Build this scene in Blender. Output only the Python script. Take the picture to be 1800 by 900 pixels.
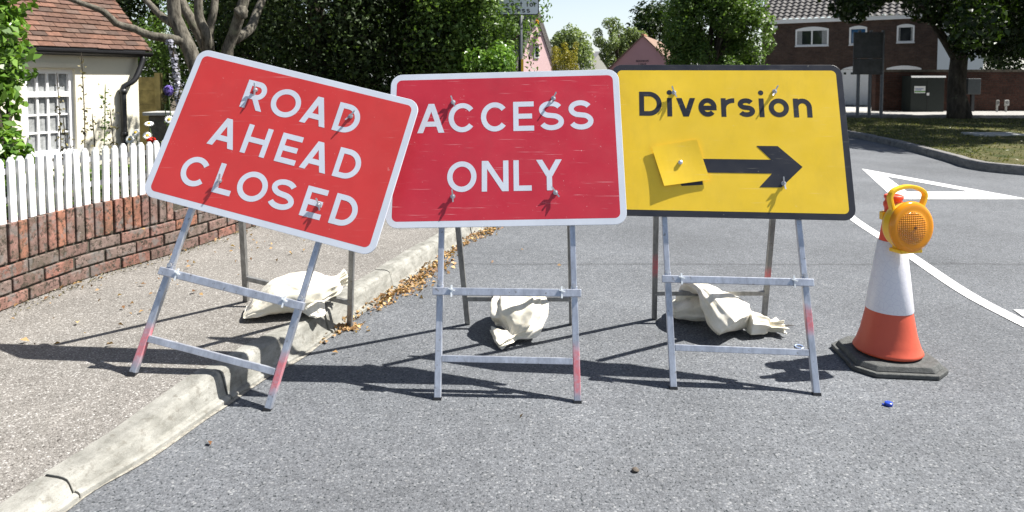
import bpy, bmesh, math, random
import numpy as np
from mathutils import Vector, Matrix, noise
for o in list(bpy.data.objects): bpy.data.objects.remove(o)
SC = bpy.context.scene
COL = SC.collection
R = math.radians
random.seed(7); RNG = np.random.default_rng(7)

# ---------------------------------------------------------------- camera, sky, sun, exposure
CAMH, PITCH, FPX = 1.30, R(3.0), 1200.0
cd = bpy.data.cameras.new('camera'); cam = bpy.data.objects.new('camera', cd); COL.objects.link(cam)
cam.location = (0, 0, CAMH); cam.rotation_euler = (R(90) - PITCH, 0, 0)
cd.sensor_width = 36; cd.lens = 36 * FPX / 1800; cd.clip_end = 600; cd.clip_start = 0.05
cd.shift_y = -(450 - 202.9) / 1800
cd.dof.use_dof = True; cd.dof.focus_distance = 3.2; cd.dof.aperture_fstop = 6.3
SC.camera = cam
SUN = Vector((0.72, 0.075, 1.0)).normalized()
elev = math.asin(SUN.z); azim = math.atan2(SUN.x, SUN.y)
W = bpy.data.worlds.new('World'); SC.world = W; W.use_nodes = True
wn = W.node_tree.nodes; wl = W.node_tree.links
sky = wn.new('ShaderNodeTexSky'); sky.sky_type = 'NISHITA'; sky.sun_disc = False
sky.sun_elevation = elev; sky.sun_rotation = azim; sky.air_density = 1.0; sky.dust_density = 1.5; sky.ozone_density = 1.0
wn['Background'].inputs[1].default_value = 0.05
# thin bright summer haze low in the sky, added to the clear sky by elevation
tcw = wn.new('ShaderNodeTexCoord'); sx = wn.new('ShaderNodeSeparateXYZ'); wl.new(tcw.outputs['Generated'], sx.inputs[0])
mr = wn.new('ShaderNodeMapRange'); mr.interpolation_type = 'SMOOTHERSTEP'; wl.new(sx.outputs[2], mr.inputs[0])
mr.inputs[1].default_value = 0.0; mr.inputs[2].default_value = 0.42; mr.inputs[3].default_value = 4.2; mr.inputs[4].default_value = 0.0
hz = wn.new('ShaderNodeMix'); hz.data_type = 'RGBA'; hz.blend_type = 'ADD'; hz.inputs[0].default_value = 1
hc = wn.new('ShaderNodeVectorMath'); hc.operation = 'SCALE'; hc.inputs[0].default_value = (.93, .98, 1.03); wl.new(mr.outputs[0], hc.inputs['Scale'])
wl.new(sky.outputs[0], hz.inputs[6]); wl.new(hc.outputs[0], hz.inputs[7]); wl.new(hz.outputs[2], wn['Background'].inputs[0])
sd = bpy.data.lights.new('sun', 'SUN'); sd.energy = 5.0; sd.angle = R(0.5); sd.color = (1.0, 0.965, 0.91)
so = bpy.data.objects.new('sun', sd); COL.objects.link(so); so.location = (20, 6, 30)
so.rotation_euler = SUN.to_track_quat('Z', 'Y').to_euler()
SC.view_settings.view_transform = 'Standard'; SC.view_settings.look = 'None'
SC.view_settings.exposure = 1.2; SC.view_settings.gamma = 1

def ray(px, py):                      # direction through a photo pixel (1800x900)
    a = (px - 900) / FPX; b = -(py - 202.9) / FPX
    c, s = math.cos(PITCH), math.sin(PITCH)
    return Vector((a, c + b * s, -s + b * c))
def G(px, py, z=0.0):                 # the ground point under that pixel
    r = ray(px, py); return Vector((0, 0, CAMH)) + r * ((z - CAMH) / r.z)
def D(px, py, Y):                     # the point at depth Y
    r = ray(px, py); return Vector((0, 0, CAMH)) + r * (Y / r.y)

# ---------------------------------------------------------------- materials
class N:
    def __init__(s, name):
        s.m = bpy.data.materials.new(name); s.m.use_nodes = True
        s.t = s.m.node_tree; s.n = s.t.nodes; s.l = s.t.links
        s.b = s.n['Principled BSDF']; s.out = s.n['Material Output']
    def node(s, typ, **kw):
        o = s.n.new(typ)
        for k, v in kw.items():
            if k.startswith('i_'):
                key = k[2:]
                key = int(key) if key.isdigit() else key
                s.put(o.inputs[key], v)
            else: setattr(o, k, v)
        return o
    def put(s, sock, v):
        if hasattr(v, 'links') and hasattr(v, 'is_output'): s.l.new(v, sock)
        elif isinstance(v, bpy.types.Node): s.l.new(v.outputs[0], sock)
        else:
            if isinstance(v, tuple) and len(v) == 3 and sock.type == 'RGBA': v = v + (1,)
            sock.default_value = v
    def pos(s): return s.node('ShaderNodeNewGeometry').outputs['Position']
    def noise(s, scale, detail=4, rough=.6, vec=None):
        o = s.node('ShaderNodeTexNoise'); o.inputs['Scale'].default_value = scale
        o.inputs['Detail'].default_value = detail; o.inputs['Roughness'].default_value = rough
        s.l.new(vec if vec is not None else s.pos(), o.inputs['Vector']); return o.outputs[0]
    def vor(s, scale, feature='F1', vec=None):
        o = s.node('ShaderNodeTexVoronoi', feature=feature); o.inputs['Scale'].default_value = scale
        s.l.new(vec if vec is not None else s.pos(), o.inputs['Vector']); return o
    def ramp(s, fac, *stops, interp='LINEAR'):
        o = s.node('ShaderNodeValToRGB'); cr = o.color_ramp; cr.interpolation = interp
        while len(cr.elements) < len(stops): cr.elements.new(.5)
        for e, (p, c) in zip(cr.elements, stops):
            e.position = p; e.color = (c, c, c, 1) if isinstance(c, (int, float)) else tuple(c) + (1,)
        s.put(o.inputs[0], fac); return o.outputs[0]
    def mix(s, fac, a, b, mode='MIX'):
        o = s.node('ShaderNodeMix', data_type='RGBA', blend_type=mode)
        s.put(o.inputs[0], fac); s.put(o.inputs[6], a); s.put(o.inputs[7], b); return o.outputs[2]
    def math(s, op, a, b=0.0):
        o = s.node('ShaderNodeMath', operation=op); s.put(o.inputs[0], a); s.put(o.inputs[1], b); return o.outputs[0]
    def sep(s, v):
        o = s.node('ShaderNodeSeparateXYZ'); s.put(o.inputs[0], v); return o.outputs
    def bump(s, h, dist=.002, strength=1.0):
        o = s.node('ShaderNodeBump'); o.inputs['Strength'].default_value = strength; o.inputs['Distance'].default_value = dist
        s.put(o.inputs['Height'], h); s.l.new(o.outputs[0], s.b.inputs['Normal']); return o
    def set(s, color=None, rough=None, metal=None, spec=None):
        if color is not None: s.put(s.b.inputs['Base Color'], color)
        if rough is not None: s.put(s.b.inputs['Roughness'], rough)
        if metal is not None: s.put(s.b.inputs['Metallic'], metal)
        if spec is not None: s.put(s.b.inputs['Specular IOR Level'], spec)
        return s.m

def plain(name, col, rough=.6, metal=0.0, var=.18, scale=12, bump=0.0):
    k = N(name); n = k.noise(scale)
    c = k.mix(k.ramp(n, (.3, 0), (.7, 1)), tuple(x * (1 - var) for x in col), tuple(min(1, x * (1 + var)) for x in col))
    if bump: k.bump(k.noise(scale * 6), bump)
    return k.set(c, rough, metal)

def m_asphalt():
    k = N('asphalt')
    v = k.vor(125); v2 = k.vor(260)
    chip = k.sep(v.outputs['Color'])[0]
    n1 = k.noise(1.1, 5); n2 = k.noise(95, 2, .5); n3 = k.noise(14, 4)
    c = k.ramp(chip, (0, (.118, .125, .136)), (.55, (.154, .163, .175)), (.9, (.180, .189, .202)), (1, (.26, .268, .275)))
    pit = k.ramp(n2, (.33, 0), (.41, 1))
    c = k.mix(pit, (.036, .045, .05), c)
    edge = k.ramp(v.outputs['Distance'], (.25, 1), (.65, .72))
    c = k.mix(1, c, edge, 'MULTIPLY')
    c = k.mix(1, c, k.mix(1, k.ramp(n1, (.3, .82), (.7, 1.1)), k.ramp(k.noise(.35, 3), (.35, .86), (.65, 1.06)), 'MULTIPLY'), 'MULTIPLY')
    c = k.mix(1, c, k.ramp(n3, (.3, .9), (.7, 1.1)), 'MULTIPLY')
    # darker stained wheel track and an old repair joint running across the lane
    P = k.sep(k.pos())
    w = k.math('ADD', P[1], k.math('MULTIPLY', k.noise(2.2), .16))
    j = k.ramp(k.math('ABSOLUTE', k.math('SUBTRACT', w, 4.83)), (0, .72), (.018, .8), (.03, 1))
    c = k.mix(1, c, j, 'MULTIPLY')
    # faint chalky tyre scuffs
    sc = k.node('ShaderNodeMapping'); k.l.new(k.pos(), sc.inputs[0]); sc.inputs['Scale'].default_value = (1.2, 9, 1)
    s = k.ramp(k.noise(3, 5, .7, sc.outputs[0]), (.66, 0), (.76, .3))
    c = k.mix(s, c, (.36, .36, .36))
    h = k.mix(.5, k.ramp(v.outputs['Distance'], (0, 1), (.7, 0)), pit)
    h = k.mix(.25, h, k.ramp(v2.outputs['Distance'], (0, 1), (.7, 0)))
    k.bump(h, .0030, .85)
    return k.set(c, .85, spec=.3)
def m_pavement():
    k = N('pavement_surface')
    v = k.vor(165); n2 = k.noise(120, 2, .5); chip = k.sep(v.outputs['Color'])[0]
    c = k.ramp(chip, (0, (.175, .163, .147)), (.5, (.24, .226, .206)), (.88, (.295, .279, .256)), (1, (.48, .465, .44)))
    pit = k.ramp(n2, (.31, 0), (.39, 1))
    c = k.mix(pit, (.09, .08, .07), c)
    c = k.mix(1, c, k.ramp(v.outputs['Distance'], (.25, 1), (.65, .65)), 'MULTIPLY')
    c = k.mix(1, c, k.ramp(k.noise(1.6, 5), (.3, .82), (.7, 1.1)), 'MULTIPLY')
    c = k.mix(1, c, k.ramp(k.noise(9, 4), (.3, .9), (.7, 1.07)), 'MULTIPLY')
    k.bump(k.mix(.5, k.ramp(v.outputs['Distance'], (0, 1), (.7, 0)), pit), .0032, .8)
    return k.set(c, .9, spec=.25)
def m_concrete(name='kerb_concrete', lo=(.145, .143, .125), hi=(.325, .32, .29)):
    k = N(name)
    mp = k.node('ShaderNodeMapping'); k.l.new(k.pos(), mp.inputs[0]); mp.inputs['Scale'].default_value = (1, 1, 2.2)
    c = k.mix(k.ramp(k.noise(7, 6, .7, mp.outputs[0]), (.32, 0), (.66, 1)), lo, hi)
    st = k.ramp(k.noise(26, 5, .7), (.34, 1), (.46, 0))
    c = k.mix(k.math('MULTIPLY', st, .6), c, (.12, .11, .09))
    c = k.mix(k.ramp(k.noise(190, 2), (.6, 0), (.72, .6)), c, (.16, .15, .13))
    k.bump(k.noise(120, 5, .7), .003, .7)
    return k.set(c, .9, spec=.25)
def m_attr(name, rough=.85, spots=True, bump=.003):
    k = N(name); a = k.node('ShaderNodeAttribute', attribute_name='tint').outputs['Color']
    c = k.mix(1, a, k.ramp(k.noise(22, 5, .7), (.28, .6), (.7, 1.25)), 'MULTIPLY')
    if spots:
        c = k.mix(k.ramp(k.noise(36, 5, .8), (.505, 0), (.58, .92)), c, (.028, .025, .018))
        c = k.mix(k.ramp(k.noise(6, 6, .8), (.50, 0), (.66, .7)), c, (.075, .065, .045))
        c = k.mix(k.ramp(k.noise(13, 4), (.54, 0), (.62, .6)), c, (.15, .14, .13))
        c = k.mix(k.ramp(k.noise(10, 4), (.70, 0), (.76, .7)), c, (.42, .28, .05))
        c = k.mix(k.ramp(k.noise(60, 3), (.66, 0), (.75, .5)), c, (.55, .5, .42))
    k.bump(k.noise(85, 5, .7), bump, .8)
    return k.set(c, rough, spec=.25)
def m_leaf(name, a, b, trans=.3, rough=.45):
    k = N(name); r = k.node('ShaderNodeAttribute', attribute_name='rnd').outputs['Fac']
    c = k.ramp(r, (0, a), (.85, b), (1, tuple(min(1, x * 1.5) for x in b)))
    k.set(c, rough, spec=.35)
    t = k.node('ShaderNodeBsdfTranslucent'); k.l.new(k.mix(1, c, (1.25, 1.35, .55), 'MULTIPLY'), t.inputs[0])
    mx = k.node('ShaderNodeMixShader'); mx.inputs[0].default_value = trans
    k.l.new(k.b.outputs[0], mx.inputs[1]); k.l.new(t.outputs[0], mx.inputs[2]); k.l.new(mx.outputs[0], k.out.inputs[0])
    return k.m
def m_bark(name, a, b, scale=14):
    k = N(name)
    mp = k.node('ShaderNodeMapping'); k.l.new(k.pos(), mp.inputs[0]); mp.inputs['Scale'].default_value = (1, 1, .35)
    n = k.noise(scale, 6, .7, mp.outputs[0]); c = k.mix(k.ramp(n, (.35, 0), (.65, 1)), a, b)
    c = k.mix(k.ramp(k.noise(5, 4), (.6, 0), (.7, .5)), c, (.16, .17, .11))
    k.bump(n, .02, .8); return k.set(c, .95, spec=.2)
def m_signface(name, col, scr=(.75, .45, .42), amt=.35):
    k = N(name)
    c = k.mix(k.ramp(k.noise(5, 5), (.3, 0), (.7, 1)), tuple(x * .93 for x in col), tuple(x * 1.05 for x in col))
    for ang, sc, th in ((.06, (3, 40, 150), .725), (-.35, (3.5, 60, 150), .735), (1.1, (4, 60, 120), .75)):
        mp = k.node('ShaderNodeMapping'); k.l.new(k.pos(), mp.inputs[0]); mp.inputs['Rotation'].default_value = (0, ang, 0)
        mp.inputs['Scale'].default_value = sc
        s = k.ramp(k.noise(1, 3, .6, mp.outputs[0]), (th - .05, 0), (th + .04, amt))
        c = k.mix(s, c, scr)
    c = k.mix(k.ramp(k.noise(42, 3), (.72, 0), (.78, amt)), c, scr)
    c = k.mix(k.ramp(k.noise(2.6, 4), (.5, 0), (.8, .22)), c, tuple(min(1, x * 1.06 + .02) for x in col))
    c = k.mix(k.ramp(k.noise(70, 3), (.70, 0), (.78, amt * 1.4)), c, scr)
    mp = k.node('ShaderNodeMapping'); k.l.new(k.pos(), mp.inputs[0]); mp.inputs['Scale'].default_value = (9, 9, 1.6)
    c = k.mix(k.ramp(k.noise(1, 5, .7, mp.outputs[0]), (.52, 0), (.75, .22)), c, tuple(x * .62 + .02 for x in col))
    k.bump(k.noise(5, 2), .0012, .6)
    return k.set(c, k.ramp(k.noise(9, 4), (.3, .28), (.7, .48)), spec=.5)
def m_steel(name, z0=None, z1=None, red=(.56, .10, .12), lo=(.33, .35, .40), hi=(.58, .61, .68)):
    k = N(name)
    mp = k.node('ShaderNodeMapping'); k.l.new(k.pos(), mp.inputs[0]); mp.inputs['Scale'].default_value = (1, 1, .25)
    c = k.mix(k.ramp(k.noise(30, 5, .7, mp.outputs[0]), (.3, 0), (.7, 1)), lo, hi)
    c = k.mix(k.ramp(k.noise(55, 4), (.62, 0), (.7, .7)), c, (.16, .14, .12))
    metal = .6
    if z0 is not None:
        z = k.math('ADD', k.sep(k.pos())[2], k.math('MULTIPLY', k.math('SUBTRACT', k.noise(30), .5), .05))
        f = k.math('MULTIPLY', k.ramp(z, (max(0, z0 - .02), 0), (z0 + .02, 1)), k.ramp(z, (z1 - .02, 1), (z1 + .03, 0)))
        f = k.math('MULTIPLY', f, k.ramp(k.noise(45, 5, .7), (.3, .45), (.6, 1))); c = k.mix(k.math('MULTIPLY', f, .85), c, red); k.put(k.b.inputs['Metallic'], k.math('MULTIPLY', k.math('SUBTRACT', 1, f), .75)); metal = None
    k.bump(k.noise(200, 3), .0006, .5)
    return k.set(c, .42, metal)
def m_brick(name, ang, c1, c2, mortar, bw=.22, bh=.075):
    k = N(name)
    mp = k.node('ShaderNodeMapping'); k.l.new(k.pos(), mp.inputs[0]); mp.inputs['Rotation'].default_value = (0, 0, -ang)
    s = k.sep(mp.outputs[0]); cb = k.node('ShaderNodeCombineXYZ'); k.l.new(s[0], cb.inputs[0]); k.l.new(s[2], cb.inputs[1])
    t = k.node('ShaderNodeTexBrick'); k.l.new(cb.outputs[0], t.inputs['Vector'])
    t.inputs['Scale'].default_value = 1; t.inputs['Brick Width'].default_value = bw; t.inputs['Row Height'].default_value = bh
    t.inputs['Mortar Size'].default_value = .007; t.inputs['Mortar Smooth'].default_value = .2
    k.put(t.inputs['Color1'], c1); k.put(t.inputs['Color2'], c2); k.put(t.inputs['Mortar'], mortar)
    c = k.mix(1, t.outputs[0], k.ramp(k.noise(2.5, 6, .7), (.3, .65), (.7, 1.2)), 'MULTIPLY')
    c = k.mix(1, c, k.ramp(k.noise(16, 4, .7), (.3, .75), (.7, 1.2)), 'MULTIPLY')
    k.bump(k.math('SUBTRACT', 1, t.outputs['Fac']), .008, .8)
    return k.set(c, .9, spec=.2)
def m_render(name, col, amt=.12):
    k = N(name); c = k.mix(k.ramp(k.noise(1.4, 6, .65), (.3, 0), (.7, 1)), tuple(x * (1 - amt) for x in col), col)
    c = k.mix(k.ramp(k.noise(7, 5), (.6, 0), (.78, .2)), c, tuple(x * .6 for x in col))
    k.bump(k.noise(45, 5), .004, .6); return k.set(c, .85, spec=.25)
def m_grass():
    k = N('turf_soil'); c = k.mix(k.ramp(k.noise(2.2, 6, .7), (.35, 0), (.65, 1)), (.05, .07, .017), (.15, .13, .06))
    c = k.mix(k.ramp(k.noise(60, 4), (.3, 0), (.7, 1)), k.mix(1, c, (.55, .55, .5), 'MULTIPLY'), c)
    k.bump(k.noise(70, 4), .03, .8); return k.set(c, .95, spec=.15)
def m_canvas():
    k = N('canvas'); c = k.mix(k.ramp(k.noise(8, 5, .7), (.32, 0), (.66, 1)), (.70, .645, .50), (.84, .81, .73))
    c = k.mix(k.ramp(k.noise(19, 4), (.60, 0), (.75, .4)), c, (.50, .43, .28))
    w = k.node('ShaderNodeTexWave'); w.inputs['Scale'].default_value = 150; k.l.new(k.pos(), w.inputs[0])
    k.bump(k.mix(.8, w.outputs[0], k.noise(40, 5)), .0035, .8); return k.set(c, .9, spec=.15)
def m_glass(name='window_glass', col=(.015, .018, .022)):
    k = N(name); return k.set(col, .06, 0, .6)
def m_paint(name, col, wear=.3, rough=.4):
    k = N(name); c = k.mix(k.ramp(k.noise(30, 5, .7), (.6, 0), (.75, wear)), col, tuple(x * .6 for x in col))
    c = k.mix(k.ramp(k.noise(3, 4), (.3, 0), (.7, 1)), tuple(x * .92 for x in c_(col)), c) if False else c
    k.bump(k.noise(30, 4), .0015, .5); return k.set(c, rough)
def m_marking():
    k = N('road_paint'); n = k.noise(70, 4, .7)
    c = k.mix(k.ramp(n, (.36, 0), (.46, 1)), (.26, .26, .27), (.74, .74, .73))
    c = k.mix(k.ramp(k.noise(5, 5), (.55, 0), (.75, .35)), c, (.5, .5, .5))
    k.bump(k.vor(125).outputs['Distance'], .003, .6); return k.set(c, .7)

M = {}
M['asphalt'] = m_asphalt(); M['pave'] = m_pavement(); M['kerb'] = m_concrete()
M['kerb_dark'] = m_concrete('old_kerb_concrete', (.11, .11, .11), (.24, .23, .22))
M['slab'] = m_concrete('concrete_slab', (.3, .3, .28), (.48, .47, .44))
M['foot'] = m_concrete('footway', (.22, .215, .2), (.38, .37, .35))
M['brick'] = m_attr('garden_brick'); M['tile'] = m_attr('clay_tile', .85, False, .004)
M['mortar'] = plain('mortar', (.05, .044, .032), .95, var=.7, scale=26, bump=.005)
M['white'] = m_paint('white_picket_paint', (.64, .64, .63), .18, .5)
M['upvc'] = plain('white_frame', (.74, .74, .74), .4, var=.04)
M['cream'] = m_render('cream_render', (.72, .68, .55), .08)
M['pinklight'] = m_render('pale_pink_render', (.70, .49, .49), .06); M['pink'] = m_render('pink_render', (.52, .29, .30), .08)
M['black'] = plain('black_plastic', (.016, .016, .018), .45)
M['rubber'] = plain('recycled_rubber', (.075, .078, .074), .75, var=.35, scale=40, bump=.004)
M['red'] = m_signface('red_sheeting', (.585, .044, .041), (.78, .5, .48), .3)
M['redworn'] = m_signface('worn_red_sheeting', (.50, .026, .045), (.8, .55, .55), .55)
M['whitesheet'] = m_signface('white_sheeting', (.60, .64, .71), (.55, .56, .58), .2)
M['yellow'] = m_signface('yellow_sheeting', (.88, .585, .03), (.92, .72, .3), .4)
M['blacksheet'] = m_signface('black_sheeting', (.022, .023, .030), (.33, .31, .25), .5)
M['alu'] = m_steel('aluminium_panel'); M['steel'] = m_steel('galvanised_steel'); M['oldsteel'] = m_steel('weathered_steel', lo=(.16, .16, .16), hi=(.36, .36, .35))
M['zinc'] = plain('zinc_bolt', (.55, .55, .56), .35, .8)
M['tie'] = plain('cable_tie', (.72, .76, .78), .4)
M['canvas'] = m_canvas(); M['mark'] = m_marking()
M['orange'] = m_paint('cone_orange', (.56, .085, .042), .35, .5); M['orangetop'] = m_paint('cone_red_orange', (.80, .075, .03), .2, .45)
M['lampyellow'] = m_paint('lamp_yellow', (.86, .50, .012), .2, .35)
M['glass'] = m_glass(); M['glassblue'] = m_glass('blue_blind_glass', (.03, .09, .19))
M['curtain'] = plain('lace_curtain', (.26, .27, .27), .9, var=.3, scale=25)
M['darkbrick_mortar'] = plain('roof_under', (.05, .045, .04), .9)
M['wood'] = plain('larch_lap', (.30, .25, .10), .8, var=.35, scale=8)
M['steelgreen'] = plain('cabinet_green', (.010, .015, .012), .7, var=.2)
M['greybox'] = plain('grey_box', (.035, .042, .045), .5); M['darksign'] = plain('sign_back', (.045, .045, .045), .5, var=.4, scale=6)
M['postgrey'] = plain('grey_post', (.11, .115, .125), .4, .3); M['thatch'] = plain('thatch', (.15, .14, .13), .95, var=.4, scale=18, bump=.03)
M['grass'] = m_grass()
M['soil'] = plain('garden_soil', (.07, .055, .035), .95, var=.4, scale=6, bump=.02)
M['bark'] = m_bark('grey_bark', (.038, .034, .026), (.17, .155, .125), 24); M['darkbark'] = m_bark('dark_bark', (.03, .026, .02), (.085, .07, .055), 9)
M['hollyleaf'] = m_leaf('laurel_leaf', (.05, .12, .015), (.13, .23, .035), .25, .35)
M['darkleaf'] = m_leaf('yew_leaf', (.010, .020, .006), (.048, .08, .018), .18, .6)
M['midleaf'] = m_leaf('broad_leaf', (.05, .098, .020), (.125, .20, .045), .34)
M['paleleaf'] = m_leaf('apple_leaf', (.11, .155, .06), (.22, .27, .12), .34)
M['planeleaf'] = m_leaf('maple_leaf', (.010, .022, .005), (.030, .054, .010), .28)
M['goldleaf'] = m_leaf('gold_conifer', (.16, .15, .012), (.34, .29, .03), .25)
M['drystem'] = m_leaf('dry_stem', (.10, .085, .04), (.22, .19, .08), .1); M['greenstem'] = m_leaf('green_stem', (.07, .12, .03), (.2, .26, .09), .2)
M['petal'] = m_leaf('white_petal', (.72, .72, .68), (.85, .85, .8), .2); M['purple'] = m_leaf('purple_petal', (.09, .06, .28), (.22, .16, .5), .2)
M['redpetal'] = m_leaf('red_petal', (.5, .02, .01), (.75, .05, .03), .2); M['centre'] = plain('flower_centre', (.6, .4, .03), .8)
M['litter'] = m_leaf('dead_leaf', (.13, .06, .025), (.42, .27, .12), .15, .6)
M['blade'] = m_leaf('grass_blade', (.045, .07, .015), (.16, .15, .055), .25)
M['bluecap'] = plain('blue_plastic', (.02, .06, .42), .35)
M['stone'] = plain('brown_stone', (.09, .075, .06), .9)

# ---------------------------------------------------------------- mesh helpers
class MB:
    def __init__(s): s.v = []; s.f = []; s.mi = []; s.t = []; s.cur = 0; s.tint = None
    def add(s, vs, fs):
        b = len(s.v); s.v += [Vector(p) for p in vs]
        for f in fs: s.f.append(tuple(i + b for i in f)); s.mi.append(s.cur); s.t.append(s.tint)
    def box(s, c, h, ax=None):       # centre, half sizes, axes
        c = Vector(c); ax = ax or (Vector((1, 0, 0)), Vector((0, 1, 0)), Vector((0, 0, 1)))
        P = [c + ax[0] * h[0] * i + ax[1] * h[1] * j + ax[2] * h[2] * k for k in (-1, 1) for j in (-1, 1) for i in (-1, 1)]
        s.add(P, [(0, 2, 3, 1), (4, 5, 7, 6), (0, 1, 5, 4), (2, 6, 7, 3), (0, 4, 6, 2), (1, 3, 7, 5)])
    def bar(s, a, b, w, d, side):    # rectangular tube from a to b; side = direction of width w
        a = Vector(a); b = Vector(b); t = (b - a).normalized(); side = (Vector(side) - t * t.dot(Vector(side))).normalized()
        s.box((a + b) / 2, (w / 2, d / 2, (b - a).length / 2), (side, t.cross(side), t))
    def tube(s, pts, rad, n=10, cap=True):
        pts = [Vector(p) for p in pts]
        rad = rad if isinstance(rad, (list, tuple)) else [rad] * len(pts)
        up = Vector((.13, .31, .94)); rings = []
        for i, p in enumerate(pts):
            t = (pts[min(i + 1, len(pts) - 1)] - pts[max(i - 1, 0)]).normalized()
            x = up - t * up.dot(t)
            if x.length < .1: x = Vector((1, 0, 0)) - t * t.x
            x.normalize(); up = x; y = t.cross(x)
            rings.append([p + (x * math.cos(2 * math.pi * k / n) + y * math.sin(2 * math.pi * k / n)) * rad[i] for k in range(n)])
        vs = [q for r in rings for q in r]; fs = []
        for i in range(len(pts) - 1):
            for k in range(n):
                fs.append((i * n + k, i * n + (k + 1) % n, (i + 1) * n + (k + 1) % n, (i + 1) * n + k))
        if cap: fs += [tuple(range(n - 1, -1, -1)), tuple(range((len(pts) - 1) * n, len(pts) * n))]
        s.add(vs, fs)
    def lathe(s, c, prof, n=32, ax=None, cap=False):   # prof = (radius, height) along ax[2]
        c = Vector(c); ax = ax or (Vector((1, 0, 0)), Vector((0, 1, 0)), Vector((0, 0, 1)))
        vs = []; fs = []
        for r, z in prof:
            for k in range(n):
                a = 2 * math.pi * k / n
                vs.append(c + ax[0] * (r * math.cos(a)) + ax[1] * (r * math.sin(a)) + ax[2] * z)
        for i in range(len(prof) - 1):
            for k in range(n): fs.append((i * n + k, i * n + (k + 1) % n, (i + 1) * n + (k + 1) % n, (i + 1) * n + k))
        if cap: fs += [tuple(range(n - 1, -1, -1)), tuple(range((len(prof) - 1) * n, len(prof) * n))]
        s.add(vs, fs)
    def prism(s, poly, d):           # planar polygon extruded along vector d
        n = len(poly); poly = [Vector(p) for p in poly]; d = Vector(d)
        s.add(poly + [p + d for p in poly], [tuple(range(n - 1, -1, -1)), tuple(range(n, 2 * n))] + [(i, (i + 1) % n, n + (i + 1) % n, n + i) for i in range(n)])
    def build(s, name, mat, parent=None, loc=None, smooth=False, bevel=0, fixn=True, auto=None):
        base = Vector((0, 0, 0))
        if parent is not None: base = parent.matrix_world.translation if False else Vector(parent.get('_w', (0, 0, 0)))
        elif loc is not None: base = Vector(loc)
        me = bpy.data.meshes.new(name)
        me.from_pydata([tuple(p - base) for p in s.v], [], s.f)
        for m in (mat if isinstance(mat, (list, tuple)) else [mat]): me.materials.append(m)
        me.polygons.foreach_set('material_index', s.mi)
        if any(t is not None for t in s.t):
            a = me.color_attributes.new('tint', 'FLOAT_COLOR', 'CORNER'); k = 0
            buf = []
            for p, t in zip(me.polygons, s.t): buf += list((t or (.3, .3, .3)) + (1,)) * p.loop_total
            a.data.foreach_set('color', buf)
        if fixn:
            bm = bmesh.new(); bm.from_mesh(me); bmesh.ops.recalc_face_normals(bm, faces=bm.faces); bm.to_mesh(me); bm.free()
        if smooth: me.polygons.foreach_set('use_smooth', [True] * len(me.polygons))
        o = bpy.data.objects.new(name, me); COL.objects.link(o)
        if parent is not None: o.parent = parent; o['_w'] = tuple(base)
        else: o.location = base; o['_w'] = tuple(base)
        if bevel:
            b = o.modifiers.new('bevel', 'BEVEL'); b.width = bevel; b.segments = 2; b.limit_method = 'ANGLE'; b.angle_limit = R(35)
        return o
def thing(name, label, cat, loc, group=None):
    o = bpy.data.objects.new(name, None); COL.objects.link(o); o.location = loc; o['_w'] = tuple(Vector(loc)); o.empty_display_size = .1
    o['label'] = label; o['category'] = cat
    if group: o['group'] = group
    return o
def tag(o, label, cat, group=None):
    o['label'] = label; o['category'] = cat
    if group: o['group'] = group
    return o
def struct(o): o['kind'] = 'structure'; return o
def stuff(o, label=None, cat=None):
    o['kind'] = 'stuff'
    if label: o['label'] = label; o['category'] = cat
    return o
def smoothpath(pts, step):
    P = [Vector(p) for p in pts]; out = []
    for i in range(len(P) - 1):
        p0, p1, p2, p3 = P[max(i - 1, 0)], P[i], P[i + 1], P[min(i + 2, len(P) - 1)]
        for k in range(20):
            t = k / 20
            out.append(.5 * ((2 * p1) + (p2 - p0) * t + (2 * p0 - 5 * p1 + 4 * p2 - p3) * t * t + (3 * p1 - p0 - 3 * p2 + p3) * t ** 3))
    out.append(P[-1]); L = [0]
    for a, b in zip(out, out[1:]): L.append(L[-1] + (b - a).length)
    res = []; n = max(2, int(round(L[-1] / step))); j = 0
    for k in range(n + 1):
        d = L[-1] * k / n
        while j < len(L) - 2 and L[j + 1] < d: j += 1
        f = (d - L[j]) / max(1e-9, L[j + 1] - L[j]); res.append(out[j].lerp(out[j + 1], min(1, f)))
    return res
class Path:                           # arc-length access to a smooth 2D path
    def __init__(s, pts): s.p = smoothpath([(x, y, 0) for x, y in pts], .02); s.n = len(s.p) - 1; s.L = sum((b - a).length for a, b in zip(s.p, s.p[1:]))
    def at(s, d):
        k = max(0, min(s.n, d / s.L * s.n)); i = min(int(k), s.n - 1); return s.p[i].lerp(s.p[i + 1], k - i)
    def tan(s, d): return (s.at(d + .06) - s.at(d - .06)).normalized()
    def left(s, d): t = s.tan(d); return Vector((-t.y, t.x, 0))
    def near_y(s, y): return min(range(s.n + 1), key=lambda i: abs(s.p[i].y - y)) / s.n * s.L

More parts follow.
